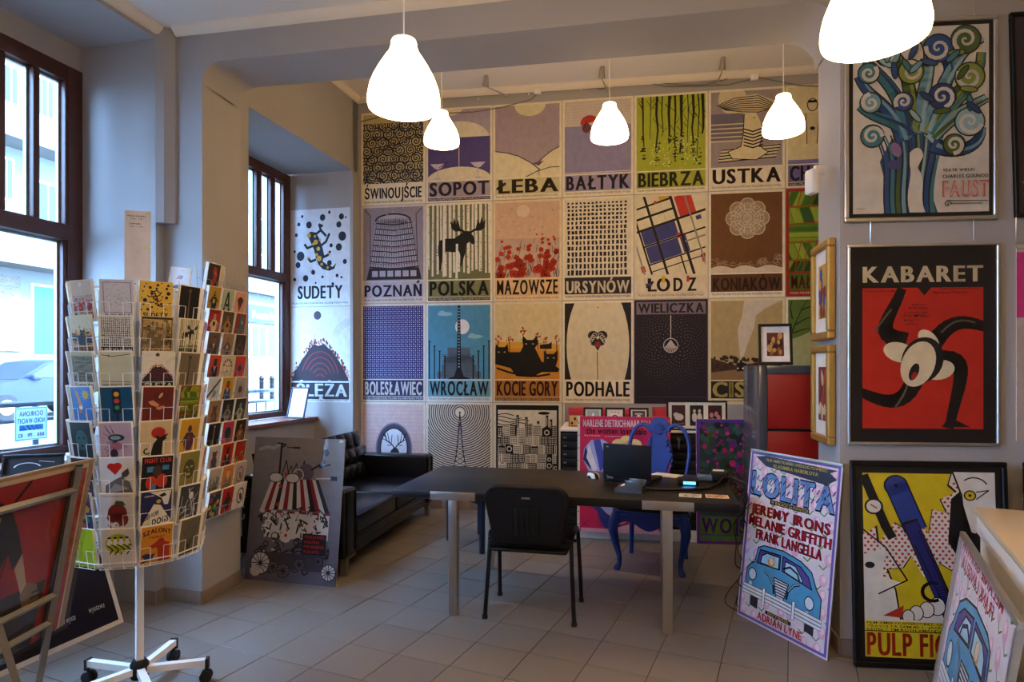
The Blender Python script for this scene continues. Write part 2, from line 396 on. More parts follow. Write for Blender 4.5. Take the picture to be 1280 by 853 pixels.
def poznan(c):
    base(c, 'POZNAŃ', '#1a1c30', bar='#b9b4c4', paper='#d3cabf', img='#948a93'); r = random.Random(2)
    c.line([(4, 96), (10, 90), (10, 30)], .8, '#3a3442').line([(66, 96), (60, 90), (62, 30)], .8, '#3a3442')
    c.poly([(17, 84), (53, 84), (63, 36), (9, 36)], '#a7a2ae').ell(35, 84, 19, 7, '#a7a2ae').arc(35, 84, 19, 1.6, '#26222e', 0, 180, 18, 7)
    for i in range(9):
        y = 36+i*5.6; t = i/9; xa, xb = 9+t*8.5, 63-t*8.5
        c.line([(xa, y+1), (xa+(xb-xa)*.5, y-1), (xb, y+1)], 1.2, '#26222e')
    for i in range(9):
        y = 36.8+i*5.6; t = i/9; xa, xb = 9+t*8.5, 63-t*8.5
        for k in range(19): x = xa+(xb-xa)*(k+.5)/19; c.rect(x-.35, y, x+.35, y+4.6, '#3b3745')
    c.line([(9, 41), (35, 39), (63, 41)], .5, '#8d2b2b').line([(13, 58), (35, 56), (59, 58)], .5, '#8d2b2b')
    c.poly([(9, 36), (63, 36), (66, 24), (6, 24)], '#2c2834')
    for k in range(6): c.rect(12+k*8.4, 27, 18.4+k*8.4, 33, '#b3aeba')
    for k in range(40): c.ell(r.uniform(10, 60), r.uniform(40, 97), .4, .4, '#ece8ea', 5)
def polska(c):
    base(c, 'POLSKA', '#15160f', bar='#7e7f52', img='#6f7048', stripbar='#26261c', strip='#cfc8a8'); r = random.Random(8)
    for i in range(15):
        x = 3+i*4.6+r.uniform(-.8, .8)
        lo = r.uniform(24, 34)
        c.line([(x, lo), (x+r.uniform(-.6, .6), 98)], r.uniform(1.6, 3), '#e3dcc6')
    K = '#14130f'; c.poly([(13, 56), (14, 62), (20, 64), (30, 64), (38, 69), (42, 71), (46, 71), (50, 66), (52, 60), (50, 57), (46, 60), (43, 58), (42, 50), (40, 44), (38, 36), (36, 36), (37, 45), (35, 51), (30, 50), (22, 51), (18, 48), (17, 40), (16, 32), (14, 32), (14, 42), (13, 48)], K)
    for sg, x in ((-1, 42), (1, 47)):
        c.line([(x, 69), (x+sg*4, 72), (x+sg*9, 72)], 2.2, K); c.poly([(x+sg*5, 71), (x+sg*8, 83), (x+sg*10, 78), (x+sg*12, 85), (x+sg*13.5, 79), (x+sg*16, 82), (x+sg*15, 74), (x+sg*11, 71)], K)
    for x, lo, hi in ((18.8, 26, 98), (32.5, 24, 58)): c.line([(x, lo), (x+.5, hi)], 2.4, '#e3dcc6')
    for i in range(120): x = 3+r.randrange(15)*4.6; y = r.uniform(30, 97); c.rect(x-.9, y, x+r.uniform(-.2, .9), y+.5, '#2a2a22')
def mazowsze(c):
    base(c, 'MAZOWSZE', '#1d1512', paper='#e2cda6', img='#cfae92', strip='#b2361f', bar='#dcb788'); r = random.Random(11)
    c.rect(0, 23, 70, 62, '#bda18f').ell(31, 89, 6.5, 6, '#dcc7ae')
    for k in range(150): x = r.uniform(2, 68); y = 23+abs(r.gauss(0, 13)); c.line([(x, y), (x+r.uniform(-2, 3), y+r.uniform(3, 8))], .5, '#5f5462')
    for k in range(12): c.ell(r.uniform(4, 66), r.uniform(68, 92), .5, .6, '#3a2a2a', 5)
    F_ = [(r.uniform(3, 67), 24+42*r.random()**1.3, 0) for k in range(62)]
    for x, y, _ in F_:
        s = max(.9, 5.2-(y-22)*.095)
        for k in range(4): a = k*pi/2+x; c.ell(x+s*.45*cos(a), y+s*.4*sin(a), s*.6, s*.55, '#c93a22', 7)
    for x, y, _ in F_: s = max(.3, 1.3-(y-22)*.03); c.ell(x, y, s*.6, s*.6, '#2a1512', 5)
def ursynow(c):
    base(c, 'URSYNÓW', '#dfd5bd', bar='#2a2329', img='#d9cfb6', stripbar='#d9cfb6', strip='#2a2329'); r = random.Random(4)
    y = 95
    k = 0
    while y > 26:
        h = 1.8+min(3.4, k*.22); n = 15; c.win(2.2, 23, 67.8, 97)
        for i in range(n):
            x = 5+i*60/n+r.uniform(-.3, .3); w = 2.4*r.uniform(.75, 1.1)
            j = lambda: r.uniform(-.3, .3)
            c.poly([(x+j(), y-h+j()), (x+w+j(), y-h+j()), (x+w+j(), y+j()), (x+j(), y+j())], '#241c22')
        y -= h+1.5; k += 1
def lodz(c):
    c.rect(0, 0, 70, 100, '#dccfb0').rect(2.2, 23, 67.8, 97.8, '#ddd2b0').win(2.2, 23, 67.8, 97.8); K = '#201a16'
    A = R(17); ox, oy = 30, 58
    def Tt(p): x, y = p[0]-35, p[1]-55; return (35+x*cos(A)-y*sin(A), 55+x*sin(A)+y*cos(A))
    c.T = Tt
    for q, col in (((10, 40, 22, 56), '#3c3f7c'), ((10, 58, 22, 72), '#3c3f7c'), ((24, 40, 42, 56), '#3c3f7c'), ((24, 58, 44, 72), '#3c3f7c'), ((44, 40, 50, 58), '#3c3f7c'), ((50, 74, 66, 94), '#c9382a'), ((36, 94, 46, 112), '#d2a526'), ((58, 26, 74, 34), '#c9382a'), ((42, 55, 47, 60), '#c9382a'), ((0, 34, 4, 40), '#c9382a'), ((64, 66, 69, 70), '#3c3f7c')): c.rect(*q, col)
    for x, w in ((8.5, 1.8), (23, 2.4), (47, 2.6), (36, .1)): c.line([(x, 0), (x, 130)], w, K)
    for y, w in ((39, 1.4), (57, 1.6), (73, 2.2), (84, 2.2), (94, 1.8), (32, 1)): c.line([(-20 if y > 70 else 8, y), (48 if y in (84, 94) else 90, y)], w, K)
    for x in (60, 2): c.line([(x, 0), (x, 130)], 1.5, '#8f857f')
    c.line([(40, 0), (40, 38)], 1.4, K).line([(48, 50), (100, 50)], 1.5, '#8f857f')
    c.T = None; c.ell(20, 92, 1.6, 1.6, '#c9382a').full()
    for ch, x, w in (('Ł', 12, 9), ('O', 22, 12), ('D', 38, 8), ('Z', 51, 8)): c.text(ch, x, 7, x+w, 19.5, K)
    c.rect(26.5, 15, 29.5, 21.5, '#d2a526').rect(50, 15.5, 52.5, 21.5, '#c9382a').rect(11, 12.2, 17.5, 14.6, '#3c3f7c').text(SMALL, 4, 2.3, 66, 4.1, '#6a4a2c', 0).rect(2.2, 5.2, 67.8, 5.5, '#b3a27a')
def koniakow(c):
    base(c, 'KONIAKÓW', '#2a150d', bar='#5b371f', img='#6e4623', strip='#3a2416'); W = '#cfc0a4'; r = random.Random(6)
    cx, cy = 36, 74
    for k in range(8):
        a = k*pi/4; c.ell(cx+13*cos(a), cy+12*sin(a), 7.2, 7, '#9f8766', 14)
    for k in range(8): a = k*pi/4; c.arc(cx+13*cos(a), cy+12*sin(a), 7, .8, W, 0, 360, 14); c.arc(cx+12*cos(a), cy+11*sin(a), 3.4, .6, W, 0, 360, 10)
    for rr in (6, 9, 12): c.arc(cx, cy, rr, .6, W, 0, 360, 24)
    for k in range(32): a = k*pi/16; c.line([(cx, cy), (cx+17*cos(a), cy+16*sin(a))], .4, W)
    c.ell(cx, cy, 4.6, 4.6, W)
    P = [(2, 23)]+[(x, 27+3*abs(sin(x*.14))) for x in range(2, 69, 3)]+[(68, 23)]; c.poly(P, W)
    for k in range(42): x = 2+k*1.6; c.ell(x, 29.5+2.5*sin(x*.14)**2, .8, .8, '#8a6e4c', 6)
    for k in range(26): x = r.choice((r.uniform(3, 18), r.uniform(44, 67), r.uniform(3, 67))); c.arc(x, 31+r.uniform(0, 8)*abs(x-30)/38, r.uniform(1, 2.6), .5, '#a58f6e', 0, 300, 9)
def malopolska(c):
    c.rect(0, 0, 70, 100, '#9c2a18'); c.rect(3, 23, 67, 97, '#5f7c1f').win(3, 23, 67, 97); G = ('#3f6a1e', '#7f9a2a', '#2f5a2a', '#94a636', '#2c3f14'); r = random.Random(9)
    y = 98
    for band in range(5):
        y2 = y-r.uniform(13, 17); x = -8
        while x < 80:
            w = r.uniform(6, 10); sl = (6, -5, 3, -7, 8)[band]; col = r.choice(G)
            if band == 2: break
            c.poly([(x, y2), (x+w-.8, y2), (x+w-.8+sl, y-1), (x+sl, y-1)], col); x += w
        if band == 2:
            for k in range(3): c.rect(3, y2+k*5, 52+r.uniform(0, 16), y2+k*5+4, G[(k*2+1) % 5])
        c.line([(0, y2), (70, y2+2)], 1, '#a8381f'); y = y2
    for k in range(9): x = 8+k*7; c.line([(x, 23), (x+6, 52)], .8, '#a8381f')
    for k in range(6): x = 10+k*11; c.line([(x, 80), (x+4, 97)], .8, '#a8381f')
    c.full().rect(3, 6, 67, 21, '#4c6a1c').text('MAŁOPOLSKA', 5, 7.5, 65, 19.5, '#5f1410').text(SMALL, 4, 2.3, 66, 4.1, '#e6c8a0', 0)
def boleslawiec(c):
    base(c, 'BOLESŁAWIEC', '#e6e3da', bar='#2b2a5c', paper='#ddd6c8', img='#2f2d72', stripbar='#2b2a5c', strip='#e6e3da', ty=(6.8, 20))
    c.win(3, 24, 67, 97)
    for j in range(33):
        for i in range(29):
            x = 3.4+i*2.22; y = 24.4+j*2.24; s = .98 if (i+j) % 2 else .78; c.rect(x, y, x+s, y+s, '#c9c8dc')
def wroclaw(c):
    base(c, 'WROCŁAW', INK, bar='#6aa4b8', paper='#d6dcd6', img='#4f93b4', strip='#35607a'); K = '#15161c'
    for x, y in ((20, 89), (52, 66)): c.ell(x, y, 8, 2, '#8fc0cf').ell(x-3, y+1.4, 3.4, 2, '#8fc0cf')
    c.ell(38.5, 76, 7.5, 7.5, '#dfdfe0', 24)
    for k, (a, b) in enumerate(((12, 60), (17, 55), (20, 50), (23, 47))): c.rect(a, 24+k*7, 70-a, 31+k*7+(3 if k == 3 else 0), '#55626e')
    c.ell(35, 40, 17, 9, '#55626e', 20, 0, 180)
    for k in range(12): c.line([(14, 25+k*2.1), (56, 25+k*2.1)], .25, '#3f4a55')
    for s in (-1, 1):
        for k in range(4): x = 35+s*(15+k*5.5); c.rect(x-.6, 23, x+.6, 46+k*5, K).rect(x-1.4, 46+k*5, x+1.4, 47+k*5, K)
    c.poly([(22, 23), (48, 23), (40, 26), (37.4, 34), (36.2, 98), (33.8, 98), (32.6, 34), (30, 26)], K)
    for k in range(20): c.rect(34.3, 35+k*3.1, 35.7, 36.2+k*3.1, '#8fb5c6')
def kocie(c):
    base(c, 'KOCIE GORY', '#3c1620', bar='#b4762a', paper='#ddd0b2', img='#d9c79a', stripbar='#6f3a1c', strip='#e0b060'); K = '#120f12'; r = random.Random(3)
    c.poly([(0, 23), (70, 23), (70, 54), (58, 56), (40, 52), (22, 57), (0, 55)], '#cf8a26').poly([(0, 55), (70, 50), (70, 57), (40, 60), (0, 60)], '#d9a436')
    for x, y in ((5, 60), (17, 60), (31, 68), (46, 62), (54, 58), (65, 60)):
        c.line([(x, y-10), (x, y)], .8, '#33222a')
        for k in range(12): a = r.uniform(0, 6.3); c.ell(x+r.uniform(0, 4)*cos(a), y+3+r.uniform(0, 4)*sin(a), .9, .9, '#b04a2e', 6)
    c.poly([(2, 38), (2, 52), (3, 58), (6, 55), (12, 55), (15, 58), (16, 50), (28, 50), (31, 56), (30, 62), (31, 66), (35, 62), (41, 62), (45, 66), (46, 58), (43, 54), (46, 48), (50, 40), (52, 40), (52, 52), (55, 48), (62, 48), (66, 52), (66, 42), (64, 36), (68, 33), (66, 30), (50, 30), (40, 25), (24, 26), (18, 34)], K)
    c.line([(4, 34), (16, 30), (30, 27), (46, 26), (58, 28)], 2, K).poly([(48, 53), (60, 53), (60, 60), (57, 58), (48, 57)], K)
    for x, y in ((6, 50), (12, 50), (34, 58), (41, 58), (56, 44), (62, 44)): c.poly([(x-1.2, y), (x, y+.8), (x+1.2, y), (x, y-.8)], '#d9a030')
def podhale(c):
    base(c, 'PODHALE', INK, img='#1c1a24'); c.ell(35, 56, 31, 62, '#dacfae', 36); c.win(2.2, 23, 67.8, 97.8)
    c.line([(35, 23), (34.4, 50)], .7, '#3a2f2c').ell(35, 93.5, .6, .6, INK, 6)
    for s in (-1, 1):
        c.ell(35+s*4.5, 66, 5.2, 4.6, '#26242e', 14).ell(35+s*3.5, 60, 4, 4, '#26242e', 12)
        for k in range(4): c.arc(35+s*(3+k*1.4), 66-k*1.8, 2.2, .6, '#d5c9a8', 0, 300, 10)
    c.poly([(31, 58), (39, 58), (35, 51)], '#26242e').ell(35, 57.5, 3, 3, '#8e2a2a', 12).ell(35, 64, 1.4, 1.4, '#d5c9a8')
def wieliczka(c):
    c.rect(0, 0, 70, 100, '#2a2026').rect(2, 86, 68, 98, '#7a6a76').text('WIELICZKA', 4, 87.5, 66, 96.5, '#241a20'); r = random.Random(12)
    c.rect(2, 3, 68, 85, '#221a24').win(2, 3, 68, 85).rect(34.6, 56, 35.4, 85, '#c9bfb2')
    for k in range(520):
        a = k*2.39996; d = 8.4+.95*k**.55+r.uniform(-.4, .4); s = max(.14, .42-d*.008); c.ell(35+d*cos(a), 56+d*sin(a)*1.05, s, s, '#c3b9ae', 4)
    c.ell(35, 56, 7.2, 7.2, '#c3b9ae', 22).ell(35, 56, 6.4, 6.4, '#221a24', 22)
    for k in range(9): a = R(205+k*16); c.line([(35, 61), (35+6.2*cos(a), 56+6.2*sin(a))], .8, '#c3b9ae')
    c.rect(29.4, 54, 40.6, 55, '#c3b9ae')
    for k in range(34): c.rect(3+k*1.9, 6.4, 4+k*1.9, 7, '#5a4b55')
def cisna(c):
    base(c, 'CISNA', '#b7a35b', bar='#1f1b18', paper='#d9cb9d', img='#b09a68', strip='#3a2f22'); r = random.Random(5)
    c.poly([(30, 40), (28, 56), (27, 70), (31, 84), (33, 98), (68, 98), (62, 95), (52, 90), (44, 84), (42, 72), (38, 62), (34, 50)], '#c9bda6').poly([(2, 44), (20, 38), (30, 36), (46, 40), (68, 44), (68, 23), (2, 23)], '#4a2f22')
    for k in range(70): c.ell(r.uniform(2, 68), r.uniform(32, 45), r.uniform(1, 3), r.uniform(1, 2.4), '#3a241b', 6)
    c.poly([(2, 23), (2, 30), (28, 33), (68, 26), (68, 23)], '#8a6a44').poly([(26, 31), (26, 38), (29, 40), (29, 42), (31, 42), (31, 40), (36, 38), (38, 32)], INK).ell(27, 34, .8, .8, '#f0e6c8').ell(32, 34, .8, .8, '#f0e6c8')
def greentree(c):
    base(c, 'BESKIDY', '#20301a', bar='#8f9a5a', img='#a5a36b'); c.poly([(2, 60), (2, 98), (54, 98), (44, 84), (30, 72), (14, 64)], '#566a26')
    for P in (((3, 60), (8, 74), (14, 88), (20, 98)), ((8, 74), (18, 80), (30, 84), (44, 92)), ((14, 88), (24, 92), (34, 98)), ((4, 66), (16, 70), (28, 72)), ((6, 80), (4, 90), (6, 98))): c.line(P, 1.3, '#18200f', .4)
def deer(c):
    c.rect(0, 0, 70, 100, '#e2d8cc').rect(2, 2, 68, 98, '#cdb3ae').win(2, 2, 68, 98)
    for j in range(24):
        for i in range(15): x = 3+i*4.6+(j % 2)*2.3; y = 4+j*4; c.arc(x, y, 1.5, .45, '#dccac4', 20, 160, 4)
    for a, b, col in ((20, 27, '#8d7f92'), (18.6, 25.4, '#4b4458'), (15.6, 22, '#2b2833'), (14, 20.4, '#d8dde6')): c.ell(36, 52, a, b, col, 36)
    K = '#22242e'
    c.win(21, 32, 52, 74); c.poly([(24, 30), (26, 38), (32, 40), (34, 46), (32, 49), (36, 53), (40, 52), (42, 48), (40, 42), (41, 30)], K)
    for s in (-1, 1):
        c.line([(37, 52), (37+s*4, 57), (37+s*9, 60), (37+s*11, 67)], 1.2, K)
        for p, q in (((4, 57), (3, 66)), ((6, 58.5), (8, 68)), ((9, 60), (13, 62)), ((3, 56), (8, 55)), ((10, 63), (13, 68))): c.line([(37+s*p[0], p[1]), (37+s*q[0], q[1])], .8, K)
def tower(c):
    c.rect(0, 0, 70, 100, '#e0dccb').rect(2, 2, 68, 98, '#cfc9b6').win(2, 2, 68, 98); K = '#232441'
    for k in range(2, 42): c.arc(36, 90, 1.2+k*2.25, .95, K, 0, 360, 44)
    c.ell(36, 90, 4.4, 4.4, '#e0dccb', 20)
    c.poly([(35.6, 90), (36.4, 90), (38.5, 62), (41, 44), (47, 18), (25, 18), (31, 44), (33.5, 62)], '#cfc9b6')
    for s in (-1, 1): c.line([(36, 90), (36+s*2.2, 62), (36+s*4, 46), (36+s*9.5, 18)], 1, K)
    for k in range(12):
        y = 20+k*5; w = 9-k*.75
        if w > .6: c.line([(36-w, y), (36+w*.85, y+5)], .7, K).line([(36+w, y), (36-w*.85, y+5)], .7, K).line([(36-w, y), (36+w, y)], .6, K)
    c.ell(36, 90, 1, 1, K)
    c.full().rect(2, 2, 68, 19, '#8f8a9a').text('RASZYN', 6, 5, 64, 16, K)
def city(c, bg='#ddd8c8', K='#15151b', title=None):
    c.rect(0, 0, 70, 100, bg).rect(3, 2, 67, 98, K).rect(5, 4, 65, 93, bg).win(5, 4, 65, 93); r = random.Random(21)
    lo = 20 if title else 4
    for w in range(4): c.line([(5+i*4, 88-w*3+1.4*sin(i*.9+w)) for i in range(5+w*2)], .9, K)
    c.ell(52, 90, 6, 1.6, K)
    for x, h in ((8, 70), (16, 76), (24, 88), (29, 68), (33, 86), (45, 82), (54, 88), (58, 84)): c.rect(x, lo, x+2.6, h, K).rect(x+.8, lo, x+1.4, h-2, bg)
    y = lo
    while y < 72:
        x = 5+r.uniform(-3, 1)
        while x < 65:
            w = r.uniform(5, 10); h = r.uniform(7, 13); t = r.randrange(5)
            c.rect(x, y, x+w, y+h, bg if t % 2 else K); f = K if t % 2 else bg
            if t < 3:
                for j in range(int(h/2)):
                    for i in range(int(w/1.6)): c.rect(x+.5+i*1.6, y+.6+j*2, x+1.3+i*1.6, y+1.9+j*2, f)
            elif t == 3:
                for j in range(int(h/1.5)): c.rect(x+.4, y+.5+j*1.5, x+w-.4, y+1.2+j*1.5, f)
            else: c.poly([(x, y+h), (x+w/2, y+h+3), (x+w, y+h)], K).arc(x+w/2, y+h*.5, min(w, h)*.3, .9, f, 0, 360, 10)
            x += w+.4
        y += 9
    c.full()
    if title: c.rect(3, 2, 67, 19, bg).text(title, 4, 4, 66, 17, K)
def sudety(c, paper='#d9dce0', y0=0):
    c.rect(0, 0, 70, 100, paper); K = '#1f2433'; r = random.Random(14)
    c.text('SUDETY', 9, 8, 61, 21, K).text(SMALL, 2, 2.4, 68, 4.1, K, 0)
    for x, y, s in ((14, 93, 1.5), (10, 85, 1.9), (22, 84, 3.4), (60, 91, 3), (46, 96, 1.6), (38, 91, 3.2), (57, 83, 3), (61, 71, 4.5), (7, 74, 1.8), (48, 62, 2), (57, 60, 3.6), (12, 52, 4.6), (9, 43, 3), (5, 57, 1.4), (46, 44, 2.8), (64, 45, 2.4), (27, 35, 2.4), (18, 29, 3.2), (5, 28, 1.8), (38, 30, 1.4), (55, 31, 1.8), (60, 29, 1.2), (65, 90, 1), (50, 22.5, 1.6), (30, 24, 1)): c.ell(x, y, s, s*1.08, K, 12)
    c.poly([(20, 74), (24, 77), (30, 76), (34, 70), (38, 60), (40, 52), (38, 46), (44, 42), (50, 40), (54, 44), (52, 38), (46, 36), (38, 38), (33, 43), (30, 50), (28, 58), (24, 66)], K)
    for a, b, d in (((30, 74), (36, 78), (42, 72)), ((36, 62), (42, 66), (46, 74)), ((26, 62), (20, 60), (17, 64)), ((38, 50), (44, 52), (47, 56)), ((30, 48), (24, 46), (21, 50)), ((36, 78), (34, 84), (38, 82))): c.line([a, b, d], 2.6, K)
    for x, y, s in ((22, 73, 2.4), (29, 72, 1.4), (30, 66, 2.6), (27, 64, 1.4), (33, 59, 2.2), (31, 53, 1.8), (34, 49, 3), (37, 43, 1.6), (35, 68, 1.3), (44, 39.4, 1.4), (21, 50, 1.2), (45, 54, 1.2)): c.ell(x, y, s, s, '#d3a12c', 10)
def sleza(c, paper='#d6d8d2'):
    c.rect(0, 0, 70, 100, paper); K = '#231c28'; r = random.Random(15)
    c.ell(32, 91, 4.4, 4.6, '#4a3f4e')
    for k in range(5): c.arc(76, 60, 22+k*1.6, .4, '#a3a6a8', 100, 160, 10)
    M_ = [(1, 22), (6, 33), (14, 45), (22, 55), (28, 61), (33, 59), (40, 61), (50, 52), (58, 42), (64, 32), (69, 22)]
    for col, nn in (('#b22f34', 60), ('#3a3038', 24), ('#c9a8a0', 24)):
        for k in range(nn): i = r.randrange(10); t = r.random(); x = M_[i][0]*(1-t)+M_[i+1][0]*t; y = M_[i][1]*(1-t)+M_[i+1][1]*t; c.ell(x+r.uniform(-1.5, 1.5), y+r.uniform(0, 5), 1.1, 1.7, col, 6)
    c.poly(M_, '#2b1c26').line([(28, 60), (28.5, 72)], .5, K)
    for k in range(5): c.line([(35+(22-k*4)*cos(R(a)), 22+(31-k*6)*sin(R(a))) for a in range(15+k*6, 170-k*6, 12)], .9, '#8f2630')
    c.rect(1, 3, 69, 20.5, K); c.text('ŚLĘŻA', 7, 6.2, 66, 18.5, '#cfd2cf').text(SMALL, 2, 1, 68, 2.6, K, 0)
    for k in range(20): c.ell(r.uniform(3, 12), r.uniform(8, 18), 1, 1.3, '#7d2630', 6)
def map_white(c):
    c.rect(0, 0, 70, 100, '#cfc6bd').frame(6, 18, 64, 94, 2, '#8a8592').text('POLSKA', 9, 5, 62, 15, '#22204a'); r = random.Random(31)
    for k in range(60): c.ell(r.gauss(35, 13), r.gauss(50, 14), 1.4, 1, '#9a959e', 6)
    c.line([(28, 88), (31, 86), (34, 88), (37, 86)], .8, '#6a6570')
ART = dict(swinoujscie=swinoujscie, sopot=sopot, leba=leba, baltyk=baltyk, biebrza=biebrza, ustka=ustka, chalupy=chalupy, poznan=poznan, polska=polska, mazowsze=mazowsze, ursynow=ursynow, lodz=lodz, koniakow=koniakow, malopolska=malopolska, boleslawiec=boleslawiec, wroclaw=wroclaw, kocie=kocie, podhale=podhale, wieliczka=wieliczka, cisna=cisna, greentree=greentree, deer=deer, tower=tower, city=city, sudety=sudety, sleza=sleza, map_white=map_white)
PRINTS = {}
def print_mesh(key, w, h, m='print'):
    k = (key, m)
    if k not in PRINTS:
        c = Cv(); ART[key](c)
        if c.title: c.full().text(*c.title)
        o = c.build('artwork', None, 1, 1, m, step=1, base=0); PRINTS[k] = o.data; bpy.data.objects.remove(o)
    return PRINTS[k]
def put_print(key, parent, w, h, m='print', step=.00009, base=.0004, loc=(0, 0, 0)):
    o = link('artwork', print_mesh(key, w, h, m), parent, (loc[0], loc[1]-base, loc[2])); o.scale = (w, step, h); return o

# --- big posters on the right and on the floor ---
def faust(c):       # an abstract tree of curling leaves
    c.rect(0, 0, 70, 100, '#cdc8bb'); K = '#2a2a2c'; r = random.Random(17)
    cols = ('#2f4f86', '#3f7a80', '#4a6233', '#6f9aa8', '#28406e', '#7f8f3f', '#8fb0b4')
    trunk = [(16, 0), (18, 12), (14, 28), (20, 40), (34, 44), (44, 40), (43, 26), (40, 12), (44, 0)]
    c.poly(trunk, '#2f4f70')
    for k in range(9):
        x = 18+k*2.9
        c.line(c.bez((x, 0), (x-2, 16), (x+3, 28), (x+(k-4)*1.4, 42), 8), 2.4, cols[k % 7], .8)
    for k in range(9): x = 16.6+k*2.9; c.line(c.bez((x, 0), (x-2, 16), (x+3, 28), (x+(k-4)*1.4, 42), 8), .8, K)
    br = [((26, 40), (20, 60), (8, 62), (3, 74)), ((28, 42), (26, 66), (14, 74), (6, 84)), ((31, 44), (30, 70), (28, 80), (18, 90)), ((34, 44), (36, 70), (44, 84), (36, 94)), ((37, 44), (44, 66), (56, 74), (46, 84)), ((39, 42), (50, 60), (66, 66), (66, 84)), ((40, 40), (52, 52), (60, 56), (68, 60)), ((42, 36), (54, 30), (66, 34), (66, 44)), ((30, 42), (22, 52), (12, 50), (4, 58)), ((36, 44), (46, 60), (58, 64), (62, 76)), ((38, 44), (48, 76), (58, 90), (66, 92))]
    for i, b in enumerate(br):
        P = c.bez(*b, 12); c.line(P, 8.5, K, 5)
    for i, b in enumerate(br):
        P = c.bez(*b, 12); c.line(P, 7, cols[i % 7], 3.6)
    for i, b in enumerate(br):
        P = c.bez(*[(p[0]+1.6, p[1]) for p in b], 12); c.line(P, 2.2, cols[(i+3) % 7], 1)
    for i, (x, y, s, tn) in enumerate(((10, 42, 6.5, 1), (18, 86, 7, 1), (30, 76, 7, -1), (44, 88, 8, 1), (58, 92, 8, -1), (46, 62, 7.5, 1), (60, 48, 8, -1), (8, 76, 6, -1), (9, 60, 6, 1), (60, 72, 8, 1), (26, 60, 5.5, -1), (52, 36, 6, 1))):
        c.ell(x, y, s, s, K, 20)
        c.ell(x, y, s-.8, s-.8, cols[(i*2+1) % 7], 20)
        c.spiral(x, y, s*.8, 1.5, 2.2, '#cdc8bb', i, 20, tn, .8)
    for i in range(16): x, y = r.uniform(14, 62), r.uniform(50, 88); a = r.uniform(0, 3); c.ell(x, y, 5, 1.9, K, 12, rot=a); c.ell(x, y, 4.2, 1.3, cols[i % 7], 12, rot=a)
    c.ell(22, 34, 2.6, 4, '#8a6a8e', rot=.4).ell(21, 26, 4, 2.6, '#4b4a7a')
    c.poly(c.bez((29, 0), (26, 12), (31, 18), (29, 26), 8)+c.bez((29, 32), (33, 37), (36, 34), (36, 30), 8)+c.bez((33, 24), (39, 16), (33, 10), (37, 0), 8), '#cdc8bb')
    c.text('TEATR WIELKI', 46, 21.5, 69, 23, '#4a4a48', 1, cond=False).text('CHARLES GOUNOD', 46, 18, 69, 19.8, '#4a4a48', 1)
    c.text('FAUST', 46, 8, 69, 16.5, '#c26a66', 1).text('FAUST', 46.5, 8.6, 68.5, 15.9, '#d8a49a', 0)
    c.spiral(48.5, 4, 2, 1.4, .6, '#5a5a56', 0, 16).line([(48, 6), (69, 5.6)], .5, '#5a5a56').line([(50, 4.4), (66, 4.2)], .4, '#5a5a56').text('PLAKAT', 1.5, 2, 6, 3, '#77736a', 0)
def kabaret(c):     # plain stand-in: bent dark bands and cream ovals on a red panel
    c.rect(0, 0, 70, 100, '#1a1618').rect(6, 7, 64, 79, '#b5261a').win(6, 7, 64, 79); K = '#1c1719'
    for P in (((38, 46), (48, 66), (56, 62), (70, 57)), ((26, 52), (10, 55), (20, 64), (25, 78)), ((32, 34), (26, 14), (14, 22), (4, 26)), ((42, 42), (60, 46), (52, 30), (48, 8))):
        c.line(c.bez(*P, 12), 9, K, 4.5)
    for P in (((44, 56), (50, 63), (54, 63), (60, 61)), ((12, 56), (13, 59), (17, 64), (20, 68)), ((28, 30), (27, 26), (25, 22), (22, 18))): c.line(c.bez(*P, 8), 1, '#5d5649')
    c.poly([(44, 8), (48, 13), (58, 8)], K).ell(24, 46, 8, 5, '#d5c6a0', 20, rot=-.3).ell(43, 37, 7.5, 5, '#d5c6a0', 20, rot=.2).ell(38, 52, 6.5, 4, '#d5c6a0', 20, rot=-.9)
    c.ell(35, 42, 10, 12, K, 24, rot=-.35).ell(33, 40, 8, 12, '#d5c6a0', 24, rot=-.35).ell(31, 36, 2.2, 4.6, K, 16, rot=-.35).ell(31, 34, 1.2, 2.2, '#9c1f1c', 12, rot=-.35)
    c.full().poly([(32, 80), (36, 75), (40, 80)], K).text('KABARET', 6.5, 82, 63.5, 90, '#e0d3ae', 1).text('Produkcja Feuer and Martin', 7, 77, 24, 78, K, 0).text('Amerykański musical filmowy', 43, 78, 62, 79, K, 0).text('Nagrodzony 7 Oscarami', 40, 76, 56, 77.2, K, 0)
    for i, (t, a, b, h) in enumerate((('Reżyseria', 30, 37, .9), ('BOB FOSSE', 28.5, 37.5, 1.2), ('W głównych rolach', 26, 37.5, .9), ('LIZA MINELLI', 25, 38.5, 1.5), ('Michael York', 26, 34.5, 1), ('Joel Grey', 26.5, 33, 1))): c.text(t, a, 70-i*2, b, 70-i*2+h, K, 0)
